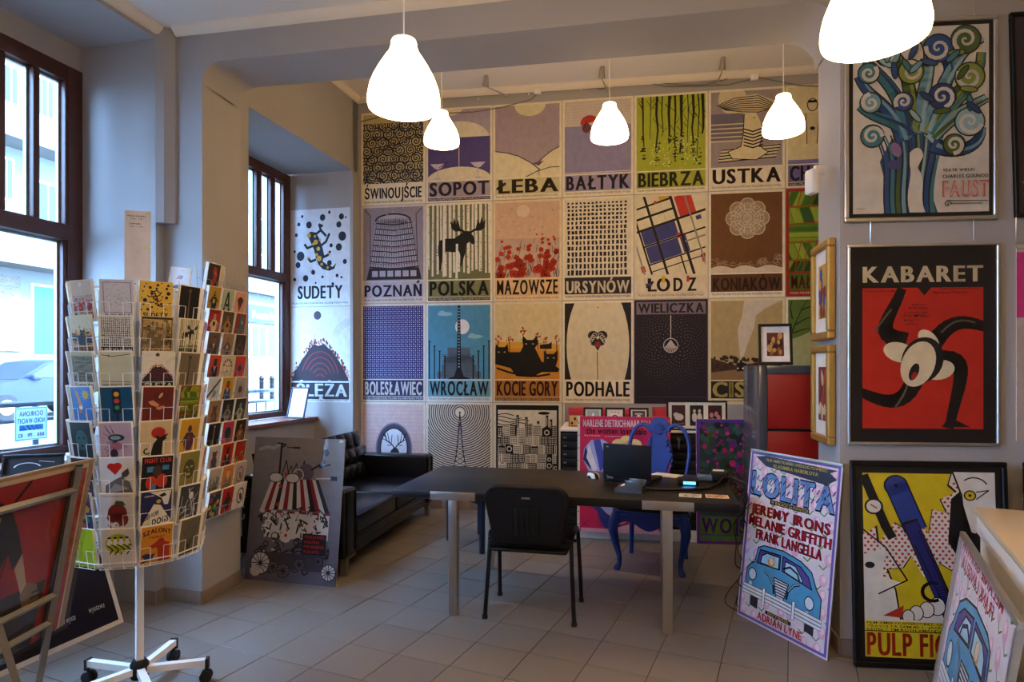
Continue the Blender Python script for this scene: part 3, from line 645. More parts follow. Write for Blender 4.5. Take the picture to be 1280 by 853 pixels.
def pulp(c):        # plain stand-in: bursts, dots, a slanted blue bar and pale blocks
    c.rect(0, 0, 70, 110, '#17161a').rect(3, 3, 67, 107, '#d8d0c4').win(3, 24, 67, 107); Y = '#cdb520'; K = '#17161a'; W = '#d9d3c8'
    for j in range(26):
        for i in range(22): c.ell(4+i*3+(j % 2)*1.5, 48+j*2.1, .75, .75, '#b53a3a', 7)
    def burst(P): c.poly(P, K); cx = sum(p[0] for p in P)/len(P); cy = sum(p[1] for p in P)/len(P); c.poly([(cx+(x-cx)*.95, cy+(y-cy)*.95) for x, y in P], Y)
    burst([(2, 107), (47, 107), (45, 100), (49, 96), (41, 92), (44, 84), (37, 86), (35, 72), (30, 80), (24, 74), (18, 78), (10, 66), (9, 76), (2, 70)])
    burst([(14, 52), (22, 53), (26, 60), (32, 48), (40, 56), (46, 52), (54, 60), (52, 30), (20, 24), (18, 40)])
    c.poly([(47, 107), (67, 107), (67, 72), (52, 76), (50, 96)], W).line([(47, 107), (51, 94), (52, 75)], .9, K)
    c.poly([(46, 92), (50, 96), (52, 75), (56, 60), (58, 24), (67, 24), (67, 70), (54, 74), (44, 68)], K).poly([(60, 24), (67, 24), (67, 62), (62, 66)], W)
    c.ell(55, 94, 3, 3, K).ell(55, 94, 2.3, 2.3, Y).ell(55, 94, .8, .8, K).line([(58, 96), (64, 97), (58, 92)], .6, K).arc(57, 97, 7, .7, K, 30, 130, 10)
    c.poly([(3, 60), (14, 64), (12, 48), (22, 44), (10, 38), (12, 24), (3, 24)], W).line([(3, 74), (14, 64), (24, 46), (10, 38)], .8, K).ell(6, 54, 2.4, 1.8, K)
    c.poly([(12, 26), (22, 32), (21, 25)], '#b8321f').line([(4, 104), (14, 76), (17, 70)], 4.6, K).ell(8.5, 87, 4.6, 4.6, K, 20).ell(8.5, 87, 3.6, 3.6, W, 20).line([(7, 88), (10, 86)], .7, '#b8321f')
    c.line([(20, 98), (28, 76)], 11.5, K).ell(19.5, 99, 6, 6, K, 24)
    c.line([(20, 98), (28, 76)], 10, '#2c3f86').ell(19.5, 99, 5.2, 5.2, '#2c3f86', 24).ell(19.5, 99, .9, .9, K)
    c.line([(26, 78), (45, 26)], 8, K).line([(26.5, 77), (44, 27)], 6.6, '#282a6a').line([(30, 74), (46, 30)], .6, K).line([(28, 66), (40, 36)], .6, K)
    for k in range(12): c.line([(38+k*.5, 42-k*1.5), (41+k*.5, 43-k*1.5)], .5, K)
    for x, y, a in ((38, 32, 3.6), (33, 30, 3.2), (28, 28, 3), (24, 26, 2.6)): c.ell(x, y, a+.5, a*1.3+.5, K).ell(x, y, a, a*1.3, W)
    c.arc(36, 40, 5, 1.8, K, 60, 300, 12)
    c.full().rect(3, 3, 67, 23, Y).rect(3, 17.2, 67, 17.7, K)
    for k, t in enumerate(('FILM AMERYKAŃSKI * REŻ. QUENTIN TARANTINO', 'TRAVOLTA SAMUEL L. JACKSON UMA THURMAN', 'KEITEL * TIM ROTH AMANDA PLUMMER MARIA DE')): c.text(t, 4, 21.4-k*1.8, 66, 22.6-k*1.8, K, 0)
    c.text('PULP FICTION', 4, 4.2, 66.5, 16.6, '#c23a1e', 1)
def carpic(c, ox, oy, k, ky=.8):
    q = lambda x: ox+x*k; ky *= k; P = lambda pts: [(q(x), oy+y*ky) for x, y in pts]
    K = '#1a2230'; B = '#4f9ac6'
    def sh(pts, col, w=.7): c.poly(P(pts), col); c.line(P(pts+[pts[0]]), w*k, K)
    for x in (6, 50): sh([(x, 4), (x+6, 3), (x+6, -5), (x, -4)], '#2a2a33')
    sh([(1, 24), (4, 28), (7, 30), (9, 42), (14, 45), (30, 46), (44, 43), (52, 38), (56, 28), (60, 22), (60, 6), (30, 5), (2, 8), (0, 14)], B)
    sh([(9, 30), (11, 41), (28, 42), (28, 31)], '#5c4a96'); sh([(30, 31), (30, 42), (44, 39), (50, 34), (53, 26)], '#5c4a96')
    sh([(12, 31), (13, 37), (17, 40), (27, 40), (27, 31)], '#9cc6dc'); sh([(32, 31), (32, 39), (40, 38), (46, 30), (46, 28)], '#9cc6dc')
    c.line(P([(31, 33), (36, 36), (42, 33), (44, 28)]), 1.2*k, K); c.poly(P([(19, 31), (18, 35), (20, 38), (23, 38), (24, 34), (23, 31)]), '#caa23a').ell(q(21), oy+35*ky, 1.8*k, 2.2*k, '#e6c8b0')
    sh([(24, 24), (36, 23), (32, 6), (28, 6)], '#cfd6dc')
    for j in range(8): c.line(P([(25+j*.45, 22-j*2), (35.4-j*.4, 21.6-j*2)]), .7*k, K)
    for s in (1, -1):
        c.line(P([(30-s*14, 26), (30-s*10, 24), (30-s*6, 18), (30-s*5, 12)]), 1.6*k, K).line(P([(30-s*14, 26.2), (30-s*10, 24.2), (30-s*6, 18.2)]), .5*k, '#9cc6dc')
    for x, y in ((6, 20), (52, 16)): c.ell(q(x), oy+y*ky, 3.6*k, 4*k, K, 18).ell(q(x), oy+y*ky, 3*k, 3.4*k, '#d3dae0', 18); c.ell(q(x-1), oy+(y-7.5)*ky, 1.2*k, 1.3*k, '#d3dae0', 10)
    for j in range(3): y = 9-j*2.6; c.line(P([(-1, y+1), (30, y), (61, y-2)]), 2.2*k, K).line(P([(-1, y+1), (30, y), (61, y-2)]), 1.6*k, '#dfe3e8')
    for x in (17, 41): c.line(P([(x, 12), (x, 0)]), 2.6*k, K).line(P([(x, 12), (x, 0)]), 1.8*k, '#e8ecf0')
def flowers_bg(c, W, H):
    r = random.Random(19); c.rect(0, 0, W, H, '#d9d2da'); nx = int(W/10)+1
    fl = [(4+(i % nx)*10+r.uniform(-2, 2), 4+(i//nx)*9.5+r.uniform(-2, 2)) for i in range(nx*(int(H/9.5)+1))]
    for x, y in fl: c.ell(x, y, 3, 3.6, '#dcaec6', 8)
    for x, y in fl: c.ell(x+.6, y+1, 1.6, 2, '#ead2de', 6)
    for x, y in fl: c.line([(x-1, y-3), (x-3, y-5.5), (x-6, y-4)], .7, '#5f9a5a')
def lolita(c):
    flowers_bg(c, 70, 105); c.frame(0, 0, 70, 105, 1.2, '#cfc8d2').frame(1, 1, 69, 104, 1.6, '#6a58a8')
    c.poly([(5, 101), (14, 96), (60, 92), (67, 96), (62, 99), (67, 101), (14, 102.4)], '#343c4c').text('FILM AMERYKAŃSKI WEDŁUG POWIEŚCI', 14, 99.2, 60, 100.8, '#c8b440', 0).text('VLADIMIRA NABOKOVA', 20, 96, 54, 98, '#c8b440', 1)
    K = '#1e2742'
    for dx, dy in ((-.35, 0), (.35, 0), (0, .5), (0, -.5), (.6, -.6)): c.text('LOLITA', 3.6+dx, 77.4+dy, 66.4+dx, 92+dy, K)
    c.text('LOLITA', 4, 77.8, 66, 91.6, '#7aa6dc')
    for k in range(18): x = 4+k*3.6; c.line([(x, 79.2+(k % 3)), (x+1.8, 82+(k % 3))], .8, '#4a3f90'); c.line([(x, 86+(k % 2)), (x+1.6, 88.5+(k % 2))], .8, '#4a3f90')
    c.rect(20, 73.8, 50, 76.4, K).text('W ROLACH GŁÓWNYCH', 21, 74.2, 49, 76, '#c8b440', 1)
    for t, a, b, y in (('JEREMY IRONS', 5, 65, 66), ('MELANIE GRIFFITH', 4, 66.5, 58.4), ('FRANK LANGELLA', 11, 61, 51)):
        for d in (-.22, .22): c.text(t, a+d, y-.3, b+d, y+5.6, '#3a1420')
        c.text(t, a, y, b, y+5.3, '#b8283a')
    carpic(c, 5, 13, .97)
    c.rect(24, 8.6, 44, 10.8, K).text('REŻYSERIA', 26, 9, 42, 10.4, '#c8b440', 1).text('ADRIAN LYNE', 18, 3.6, 52, 8, '#b8283a')
def wagon(c):       # market wagon collage with striped awning
    [c.rect(0, k*5, 70, k*5+5, '#%02x%02x%02x' % (86+int(k*2.8), 82+int(k*2.7), 94+int(k*1.9))) for k in range(20)]; r = random.Random(23); K = '#1d1b22'; W = '#c3bdb8'; D = '#7e1f26'
    c.line([(4, 91), (10, 93), (16, 92.5), (20, 95)], 2.2, '#a9a5a2')
    c.line([(21, 60), (21.5, 96)], 1.6, K).line([(18, 96), (25, 95), (22, 93)], 1, K).line([(26, 93), (36, 93)], .6, K).rect(30, 92.4, 36, 93.6, K)
    for x, h in ((26, 84), (34, 82), (40, 84), (30, 80)): c.line([(x-3, 72), (x, h), (x+3, 72)], .7, K)
    c.ell(42, 76, 6, 6, '#55505c', 16).arc(36, 74, 4, .8, W, 0, 360, 12).line([(46, 78), (56, 84), (52, 80), (60, 82)], 1.4, K).ell(56, 90, 2.6, 2.6, K, 6).line([(55, 84), (56, 92)], .7, K).line([(50, 72), (62, 72.6)], .9, W).rect(61, 71, 66, 74, K)
    n = 15
    for i in range(n):
        a, b = i/n, (i+1)/n; xt = lambda t: 16+36*t; xb = lambda t: 8+54*t; yb = lambda t: 49-6*t*0
        c.poly([(xt(a), 71), (xt(b), 71), (xb(b), 50-3*abs(b-.5)), (xb(a), 50-3*abs(a-.5))], (W, D, W, K)[i % 4] if i < 9 else (D, W, K)[i % 3])
    for i in range(12): c.ell(10+i*4.6, 48.6, 2.2, 2, (W, D)[i % 2], 8, 180, 360)
    c.rect(13, 30, 62, 47, W)
    for k in range(70): x, y = r.uniform(9, 62), r.uniform(18, 48); c.line([(x, y), (x+r.uniform(-4, 4), y+r.uniform(-5, 5)), (x+r.uniform(-4, 4), y+r.uniform(-5, 5))], r.uniform(.4, 1.3), K)
    for k in range(26): x, y = r.uniform(10, 60), r.uniform(8, 34); c.arc(x, y, r.uniform(1, 3.4), .7, K, 0, 360, 9)
    for k in range(18): c.ell(r.uniform(9, 62), r.uniform(14, 46), r.uniform(.6, 1.6), r.uniform(.6, 1.8), W, 7)
    for k in range(4): c.ell(13+(k % 2)*3, 44-k*3.5, 2, 1.8, '#d8d3cf', 9, 0, 180)
    for x in (20, 33): c.ell(x-1, 71.6 if x == 20 else 71.6, 5.6, 3.6, K, 18).ell(x-1, 71.6, 5, 3, W, 18)
    for x, y in ((27, 33), (23, 66), (27, 74), (22, 53)): c.ell(x, y, 1.3, 1.5, '#b3262a')
    c.ell(30, 31, 4.4, 4, W).ell(30, 32, 1.2, 1.2, '#b3262a')
    c.rect(43, 20, 61, 34, K)
    for i, t in enumerate(('WROCŁAWSKA', 'GALERIA', 'POLSKIEGO', 'PLAKATU')): c.text(t, 44.5, 31-i*3.3, 59.5 if i % 2 == 0 else 56, 33-i*3.3, '#c03034', 1)
    c.rect(14, 9, 60, 20, '#39353f')
    for x, y, s in ((12, 12, 8), (64, 9, 5.6), (22, 10, 4), (30, 8, 5), (42, 13, 4), (56, 16, 3)):
        c.ell(x, y, s, s, K, 22).ell(x, y, s*.9, s*.9, '#b9b5b4' if s > 5.5 else '#5f5b64', 22)
        for k in range(12): a = k*pi/6; c.line([(x, y), (x+s*.88*cos(a), y+s*.88*sin(a))], .55, K)
        c.ell(x, y, s*.2, s*.2, K)
    c.ell(8.5, 6.5, 4, 3.6, '#b9b5b4')
    c.rect(66, 97.6, 69, 99.2, '#c9c5c0')
def women(c):
    c.rect(0, 0, 80, 100, '#c52858').rect(0, 0, 2.2, 100, '#d8d2c8'); W = '#e6dde2'
    for k in range(9): c.ell(1.1, 6+k*11, .5, .7, '#44404a', 8)
    c.rect(3.2, 0, 80, 3.2, '#e4a7bc')
    c.text('MARLENE DIETRICH·MARILYN MONROE', 5, 91, 79, 97, W).text('the women love balo', 8, 84.6, 60, 90.4, '#1e1420', 1).text('Palais of the Century', 6, 82.6, 20, 83.8, W, 0).text('FILM PROGRAMM RETROSPEKTIVE', 24, 82.2, 40, 83, W, 0)
    for i in range(8): c.text('MARILYN MONROE', 62, 80-i*2.2, 76-i % 3, 81-i*2.2, W, 0)
    for x, y, s in ((30, 70, 6), (36, 76, 6), (43, 79, 6), (50, 76, 6), (56, 70, 5), (60, 62, 5), (33, 66, 5)): c.ell(x, y, s, s*.8, '#e6d58c', 12)
    for x, y, s in ((36, 73, 3), (45, 77, 3.4), (54, 72, 2.6)): c.ell(x, y, s, s*.7, '#d8b430', 10)
    c.ell(44, 62, 16, 16, '#e3a9b0', 24).ell(40, 50, 13, 12, '#e6bcc0', 20)
    c.poly([(5, 62), (6, 72), (12, 79), (22, 80), (28, 76), (30, 68), (24, 56), (20, 48), (10, 52)], '#a9b0de').poly([(14, 79), (20, 80), (26, 58), (20, 52)], '#3f4fae').poly([(5, 62), (7, 74), (12, 60), (12, 54)], '#232c6a').poly([(8, 64), (10, 76), (18, 54), (14, 52)], '#e1e2f2')
    c.poly([(5, 30), (4, 42), (8, 50), (18, 52), (26, 50), (30, 56), (34, 48), (30, 30), (20, 16), (12, 22)], '#3547a0').poly([(10, 32), (14, 40), (22, 44), (28, 40), (22, 24)], '#8d97d4')
    for k in range(7): c.ell(12+k*2.2, 42+(k % 3)*1.6, 1.8, 1, '#161d4a', 8)
    c.poly([(14, 30), (34, 28), (40, 18), (28, 14), (18, 18)], '#9aa4de').poly([(14, 28), (20, 10), (24, 3.2), (40, 3.2), (34, 12), (26, 16)], '#2c3a8a')
    for k in range(50): rr = random.Random(k); c.ell(20+rr.random()*14, 4+rr.random()*12, .4, .4, '#0f1740', 5)
    c.ell(38, 16, 10, 8, '#e79fae', 18, rot=.5).poly([(30, 3.2), (46, 8), (70, 8), (70, 3.2)], '#e4b3c4').line([(5, 5), (9, 9)], .5, '#6a1430').line([(9, 5), (5, 9)], .5, '#6a1430')
def flowers(c):
    c.rect(0, 0, 70, 105, '#5b2a8a').rect(2.6, 24, 67.4, 102.4, '#2f4a48').win(2.6, 24, 67.4, 102.4); r = random.Random(29)
    for col, n, a, b in (('#3f5f5a', 60, 2, 5), ('#24302e', 60, 1.5, 4), ('#4a5a2a', 34, 1.5, 4), ('#5a3a8e', 16, 1.5, 4)):
        for k in range(n): c.ell(r.uniform(2, 68), r.uniform(24, 102), r.uniform(a, b), r.uniform(a, b)*.8, col, 8)
    for col, n in (('#b8287c', 46), ('#8e2a7e', 24), ('#d03a86', 14)):
        for k in range(n):
            x, y = r.uniform(4, 67), r.uniform(60, 101); s = r.uniform(1, 2.9)
            if r.random() < (1-x/90): s *= .75
            c.ell(x, y, s, s, col, 8)
    for k in range(170): c.ell(r.gauss(44, 12), r.gauss(50, 7), .8, .7, '#c42a66', 5)
    for k in range(60): c.ell(r.gauss(44, 14), r.gauss(40, 8), .7, .7, '#b02a8a', 5)
    c.full().rect(2.6, 8, 67.4, 23, '#4a7a2e').text('WOJSŁAWICE', 4, 9.4, 92, 21.6, '#52268a').rect(2.6, 2.6, 67.4, 7, '#4a7a2e').text(SMALL, 4, 3.6, 66, 5.6, '#52268a', 0)
def redman(c):      # red poster with a dark figure reaching down
    c.rect(0, 0, 100, 66, '#d8c8a8').rect(1, 0, 99.2, 64.4, '#a82a24'); K = '#26201f'
    c.rect(90.5, 0, 95.5, 64.4, K).rect(91.5, 0, 92.3, 64.4, '#6a6258').poly([(0, 24), (88, 24), (86, 0), (0, 0)], '#3a302e')
    c.T = lambda p: (56+p[0]*.46, p[1])
    c.poly([(0, 0), (0, 58), (12, 59), (24, 54), (32, 47), (40, 38), (33, 33), (26, 40), (20, 34), (22, 18), (16, 0)], K).poly([(40, 38), (50, 25), (46, 22), (35, 33)], '#c9b79a')
    c.poly([(50, 26), (60, 24), (66, 18), (60, 14), (50, 16), (45, 22)], '#8d7c66')
    for k in range(4): c.line([(54+k, 15+k*2), (64+k*.6, 15+k*2)], .7, K)
    c.line([(24, 58), (36, 64)], 1.5, K).line([(26, 40), (20, 24)], 1.3, K).poly([(6, 48), (14, 54), (12, 40), (4, 34)], '#cfc0a4'); c.T = None
def blackposter(c):
    c.rect(0, 0, 90, 70, '#ddd5c4').rect(2, 2, 88, 68, '#181722'); W = '#d8d2c6'
    c.poly([(66, 68), (56, 30), (70, 56), (72, 38), (76, 60), (82, 68)], W)
    r = random.Random(2)
    for k, (a, b) in enumerate(((6, 22), (24, 34), (36, 52), (55, 62), (64, 70), (76, 84))): c.text('muzeum plakatu wystawa ul. nr'[k*3:k*3+8], a, 8+k*.3, b, 10.4+k*.3, W, 0, slant=.2)
def darkposter(c):
    c.rect(0, 0, 70, 100, '#3a3034').ell(24, 80, 17, 11, '#b0a9a8', 22).ell(12, 84, 6, 8, '#b0a9a8'); r = random.Random(4)
    for k in range(14): c.line([(r.uniform(10, 36), r.uniform(74, 88)), (r.uniform(10, 36), r.uniform(74, 88))], .3, '#7a7276')
    for k in range(30): c.ell(r.uniform(4, 60), 17+r.gauss(0, 2), r.uniform(1, 4), .8, '#7d7476', 8)
    c.text('ALBA', 5, 7, 60, 12, '#a39a9a', 0)
def pinkposter(c):
    c.rect(0, 0, 70, 100, '#b5a79c').rect(0, 64, 70, 98, '#c9387c').rect(10, 82, 40, 96, '#b5a79c').rect(10, 68, 66, 79, '#a79a90').ell(46, 34, 30, 30, '#7a7074', 26).ell(48, 30, 26, 26, '#c3b3a8', 24).ell(30, 3, 10, 7, '#d83a2a')
    c.T = lambda p: (6-(p[1]-8), 8+(p[0]-6)); c.text('plakat 7.04 galeria', 8, 3, 24, 4.6, INK, 0); c.T = None; c.text('P', 4, 2, 9, 7, INK, 1)
# ================= THE ROOM =================
Z1, Z2 = 3.66, 4.42                          # ceilings of the front and the back room
Lf = lambda d: (-1.662+.2611*(d-6.83), d)
L1 = lambda d: (-2.253+.2611*(d-3.971), d)
W1 = lambda d, o=0: (-2.82+.2611*(d-4.11)+o, d)
W2 = lambda d, o=0: (-2.43+.2611*(d-6.85)+o, d)
S1 = lambda d, o=0: (-2.56+.2611*(d-4.074)+o, d)
S2 = lambda d, o=0: (-2.107+.2611*(d-6.78)+o, d)
BW = lambda x, o=0: (x, 6.82-.1553*(x+1.642)+o)       # face of the back wall
BF = lambda x, o=0: (x, 3.971-.1875*(x+1.96)+o)       # front face of the beam
BB = lambda x, o=0: (x, 4.33-.171*(x+1.83)+o)         # back face of the beam
RW = lambda x, o=0: (x, 3.282-.0976*(x-1.714)+o)      # wall with the framed posters
mb = MB()
mb.prism([BW(-2.2), BW(4.6), BW(4.6, .25), BW(-2.3, .25)], -.05, 4.6)
struct(mb.obj('wall_back', 'wall', smooth=0))
mb = MB()
mb.prism([Lf(6.695), Lf(6.9), (-1.6, 7.1), (-2.7, 7.25), (-2.6, 6.88), (-2.43, 6.85)], -.05, 4.6)
mb.prism([Lf(5.062), Lf(6.8), W2(6.95, -.12), W2(5.1, -.12)], 3.607, 4.6)
mb.prism([S2(5.0, -.03), S2(6.86, -.03), W2(6.95, -.12), W2(5.0, -.12)], -.05, .94)
mb.prism([(-1.96, 3.971), (-1.903, 4.40), Lf(4.42), Lf(5.062), W2(5.25), W2(5.1, -.12), W1(4.11, -.12), (-2.82, 4.11), (-2.253, 3.971), (-2.246, 4.055)], -.05, 4.6)
mb.prism([(-2.255, 3.972), (-2.203, 3.975), (-2.15, 4.005), (-2.14, 4.05), (-2.3, 4.12)], 2.42, 3.7)
mb.prism([L1(4.05), L1(2.1), W1(2.0, -.12), W1(4.2, -.12)], 3.586, 4.0)
mb.prism([W1(4.2, .0), W1(2.0, .0), W1(2.0, -.12), W1(4.2, -.12)], 3.43, 3.7)
mb.prism([S1(4.12), S1(2.1), W1(2.0, -.12), W1(4.2, -.12)], -.05, .93)
mb.prism([L1(2.2), L1(1.5), W1(1.5, -.12), W1(2.25, -.12)], -.05, 4.0)
mb.prism([L1(1.5), L1(-.5), W1(-.5, -.12), W1(1.5, -.12)], 3.3, 4.0)
mb.prism([L1(1.5), L1(-.5), W1(-.5, -.12), W1(1.5, -.12)], -.05, .9)
mb.prism([L1(-.5), L1(-3.2), W1(-3.2, -.12), W1(-.5, -.12)], -.05, 4.0)
struct(mb.obj('wall_left', 'wall', smooth=0))
mb = MB(); mb.prism([(1.714, 3.282), RW(4.3), (4.3, 3.5), (1.796, 3.68)], -.05, 4.6)
struct(mb.obj('wall_front', 'wall', smooth=0))
mb = MB(); mb.prism([(4.2, -3.2), (4.4, -3.2), (4.4, 6.4), (4.2, 6.4)], -.05, 4.6)
struct(mb.obj('wall_right', 'wall', smooth=0))
mb = MB(); mb.prism([(-5, -3.2), (4.4, -3.2), (4.4, -3), (-5, -3)], -.05, 4.0)
struct(mb.obj('wall_rear', 'wall', smooth=0))
# beam with rounded haunches
rad = .13; B = []
for i in range(7): a = R(180-i*15); B.append((-1.96+rad+rad*cos(a), -1.885+rad+rad*cos(a), 3.43-rad+rad*sin(a)))
for i in range(1, 8): x = -1.83+(1.714-.16+1.83)*i/8; B.append((x, x+.07, 3.43))
for i in range(7): a = R(90-i*15); B.append((1.714-.17+.17*cos(a), 1.79-.17+.17*cos(a), 3.43-.17+.17*sin(a)))
V = []; Fc = []
for xf, xb, z in B:
    V += [(*BF(xf), z), (*BB(xb), z), (*BB(xb), 4.55), (*BF(xf), 4.55)]
for i in range(len(B)-1):
    for k in range(4): Fc.append((i*4+k, i*4+(k+1) % 4, i*4+4+(k+1) % 4, i*4+4+k))
mb = MB(); mb.add(V, Fc)
struct(mb.obj('beam', 'wall', smooth=30))
# ceilings
mb = MB(); mb.prism([(-4, -3.2), (4.4, -3.2), (4.4, 3.3), BF(1.8, .05), BF(-2.1, .05), (-2.6, 4.15), (-3.2, 3.9)], Z1, Z1+.15)
struct(mb.obj('ceiling_front', 'ceiling', smooth=0))
mb = MB(); mb.prism([(-3.4, 3.9), (4.4, 3.0), (4.4, 6.5), (-2.2, 7.3)], Z2, Z2+.15)
struct(mb.obj('ceiling', 'ceiling', smooth=0))
def cornice(name, P, z, w=.035, h=.045):
    mb = MB()
    for a, b in zip(P[:-1], P[1:]):
        d = Vector((b[0]-a[0], b[1]-a[1], 0)); L = d.length; T = Matrix.Translation((a[0], a[1], z)) @ Matrix.Rotation(atan2(d.y, d.x), 4, 'Z')
        mb.add([(x, yy, zz) for x in (0, L) for yy, zz in ((0, 0), (0, -h), (-w*.35, -h*.9), (-w, -h*.3), (-w, 0))], [(0, 1, 6, 5), (1, 2, 7, 6), (2, 3, 8, 7), (3, 4, 9, 8), (4, 0, 5, 9)], T)
    return struct(mb.obj(name, 'cornice', smooth=50))
cornice('trim_1', [BF(-2.14), BF(1.9), RW(4.2)], Z1, .05, .05)
cornice('trim_2', [L1(-3), L1(3.98)], Z1, .05, .05)
cornice('trim_3', [Lf(4.4), Lf(6.8), BW(4.2)], Z2, .05, .06)
# floor of tiles
mb = MB(); mb.prism([(-5, -3.2), (4.4, -3.2), (4.4, 7), (-2.4, 7.2)], -.12, -.004)
floor = struct(mb.obj('floor', 'grout', smooth=0))
U = Vector((.9135, -.4067)); Vv = Vector((.4067, .9135)); tu, tv, g = .3115, .297, .0022
def tile_mesh():
    m = MB(); a, b = tu/2-g, tv/2-g; V = []
    for i, z in ((0, -.006), (0, -.001), (.0012, 0)): V += [(sx*(a-i), sy*(b-i), z) for sx, sy in ((-1, -1), (1, -1), (1, 1), (-1, 1))]
    Fq = [(8, 9, 10, 11)]+[(l*4+k, l*4+(k+1) % 4, l*4+4+(k+1) % 4, l*4+4+k) for l in (0, 1) for k in range(4)]
    m.add(V, Fq); return m
tl = tile_mesh(); cand = []
for i in range(-22, 22):
    for j in range(-24, 22):
        uu = -2.82+tu*(i+.5); vv = 2.46+tv*(j+.5); p = U*uu+Vv*vv
        if p.y < -2.9 or p.y > BW(p.x)[1]+.2 or p.x > 4.3 or p.x < L1(p.y)[0]-.75: continue
        if p.y > .5:
            px, py = 640+F*p.x/p.y, 460+F*1.5/p.y
            vis = -60 < px < 1150 and py < 900 and not (px < 330 and p.y > 4.6)
        else: vis = False
        cand.append((vis, p.y, p.x, p))
tang = atan2(U.y, U.x); n_t = 0; proto = None; rest = MB()
for vis, _, _, p in sorted(cand, key=lambda q: (not q[0], q[1])):
    if vis and n_t < 300:
        if proto is None: o = proto = tl.obj('tile', 'tile', floor, smooth=0)
        else: o = proto.copy(); COL.objects.link(o)
        o.location = (p.x, p.y, rnd.uniform(-.0006, .0003)); o.rotation_euler = (0, 0, tang+rnd.uniform(-.001, .001)); n_t += 1
    else: rest.add(tl.v, tl.f, Matrix.Translation((p.x, p.y, 0)) @ Matrix.Rotation(tang, 4, 'Z'))
if rest.v: tag(rest.obj('outlying_tiles', 'tile', floor, smooth=0), kind='stuff')
# skirting tiles
def skirting(name, P, h=.085, t=.011, L=.3):
    root = empty(name, kind='structure')
    for a, b in zip(P[:-1], P[1:]):
        d = Vector((b[0]-a[0], b[1]-a[1])); n = max(1, round(d.length/L)); w = d.length/n
        for k in range(n):
            q = Vector(a)+d*(k/n); box1('tile', 'skirt', .0012, -t, .001, w-.0012, .001, h, root, b=.002, loc=(q.x, q.y, 0), rot=(0, 0, atan2(d.y, d.x)), smooth=30)
    return root
skirting('baseboard_left', [S1(3.2), (-2.56, 4.074), (-2.253, 3.971), (-2.246, 4.055), (-1.96, 3.971), (-1.903, 4.40)])
skirting('baseboard_back', [BW(-1.64), BW(.45)])
skirting('baseboard_front', [(1.796, 3.68), (1.714, 3.282), RW(3.6)])

# windows
Xd = Vector((-.2525, -.9676, 0))
def wmat(O): X = Xd; Y = Vector((.9676, -.2525, 0)); return Matrix(((X.x, Y.x, 0, O[0]), (X.y, Y.y, 0, O[1]), (0, 0, 1, 0), (0, 0, 0, 1)))
def window(name, O, W, z0, z1, zt0, zt1, ups, jamb, sash):
    Mw = wmat(O); root = empty(name, Mx=Mw, kind='structure'); f = MB(); bd = MB()
    up0, up1 = zt1+.0, z1-.1; lo0, lo1 = z0+.06, zt0
    f.rbox(0, -.07, z0, jamb, .015, z1, .006).rbox(W-jamb, -.07, z0, W, .015, z1, .006).rbox(jamb, -.07, z1-.1, W-jamb, .015, z1, .006).rbox(jamb, -.07, z0, W-jamb, .015, z0+.06, .006).rbox(jamb, -.07, zt0, W-jamb, .03, zt1, .008)
    xs = jamb
    for a, b in ups:
        if a > xs+.005: f.rbox(xs, -.06, up0, a, .012, up1, .005)
        xs = b
    if xs < W-jamb: f.rbox(xs, -.06, up0, W-jamb, .012, up1, .005)
    f.obj('window_frame', 'win', root)
    pn = [(a, b, up0, up1) for a, b in ups]+[(jamb+sash, W/2-.04, lo0, lo1), (W/2+.04, W-jamb-sash, lo0, lo1)]
    f2 = MB(); f2.rbox(W/2-.04, -.065, lo0, W/2+.04, .012, lo1, .005)
    if sash: f2.rbox(jamb, -.06, lo0, jamb+sash, .005, lo1, .004).rbox(W-jamb-sash, -.06, lo0, W-jamb, .005, lo1, .004)
    f2.obj('sash', 'win', root)
    for a, b, c_, d_ in pn:
        b_ = MB(); t = .014
        b_.box(a, -.052, c_, a+t, -.03, d_).box(b-t, -.052, c_, b, -.03, d_).box(a, -.052, c_, b, -.03, c_+t).box(a, -.052, d_-t, b, -.03, d_)
        b_.obj('glazing_bead', 'alu', root, smooth=0)
        box1('pane', 'glass', a+.005, -.043, c_+.005, b-.005, -.039, d_-.005, root, smooth=0)
    return root
window('window_1', (-2.82, 4.11), 2.0, .95, 3.43, 2.31, 2.41, [(.12, .284), (.324, .487), (.53, .69), (.73, .89), (1.02, 1.18), (1.22, 1.38), (1.42, 1.58), (1.66, 1.84)], .1, .03)
window('window_2', (-2.43, 6.85), 1.72, .98, 3.59, 2.42, 2.51, [(.115, .26), (.335, .484), (.565, .71), (.8, .93), (1.02, 1.16), (1.25, 1.39), (1.47, 1.6)], .1, .03)
window('window_3_added', W1(1.5), 2.06, .9, 3.3, 2.25, 2.35, [(.12, .5), (.55, .95), (1.1, 1.5), (1.55, 1.93)], .1, .03)  # out of view, added to let more daylight into the front room
mb = MB(); mb.prism([S1(4.17, .03), S1(2.1, .03), W1(2.1), W1(4.17)], .93, .955); struct(mb.obj('sill_left', 'sill', smooth=0))
mb = MB(); mb.prism([S2(5.1, .015), S2(6.83, .015), W2(6.9), W2(5.1)], .94, .975); struct(mb.obj('sill_back', 'sill', smooth=0))

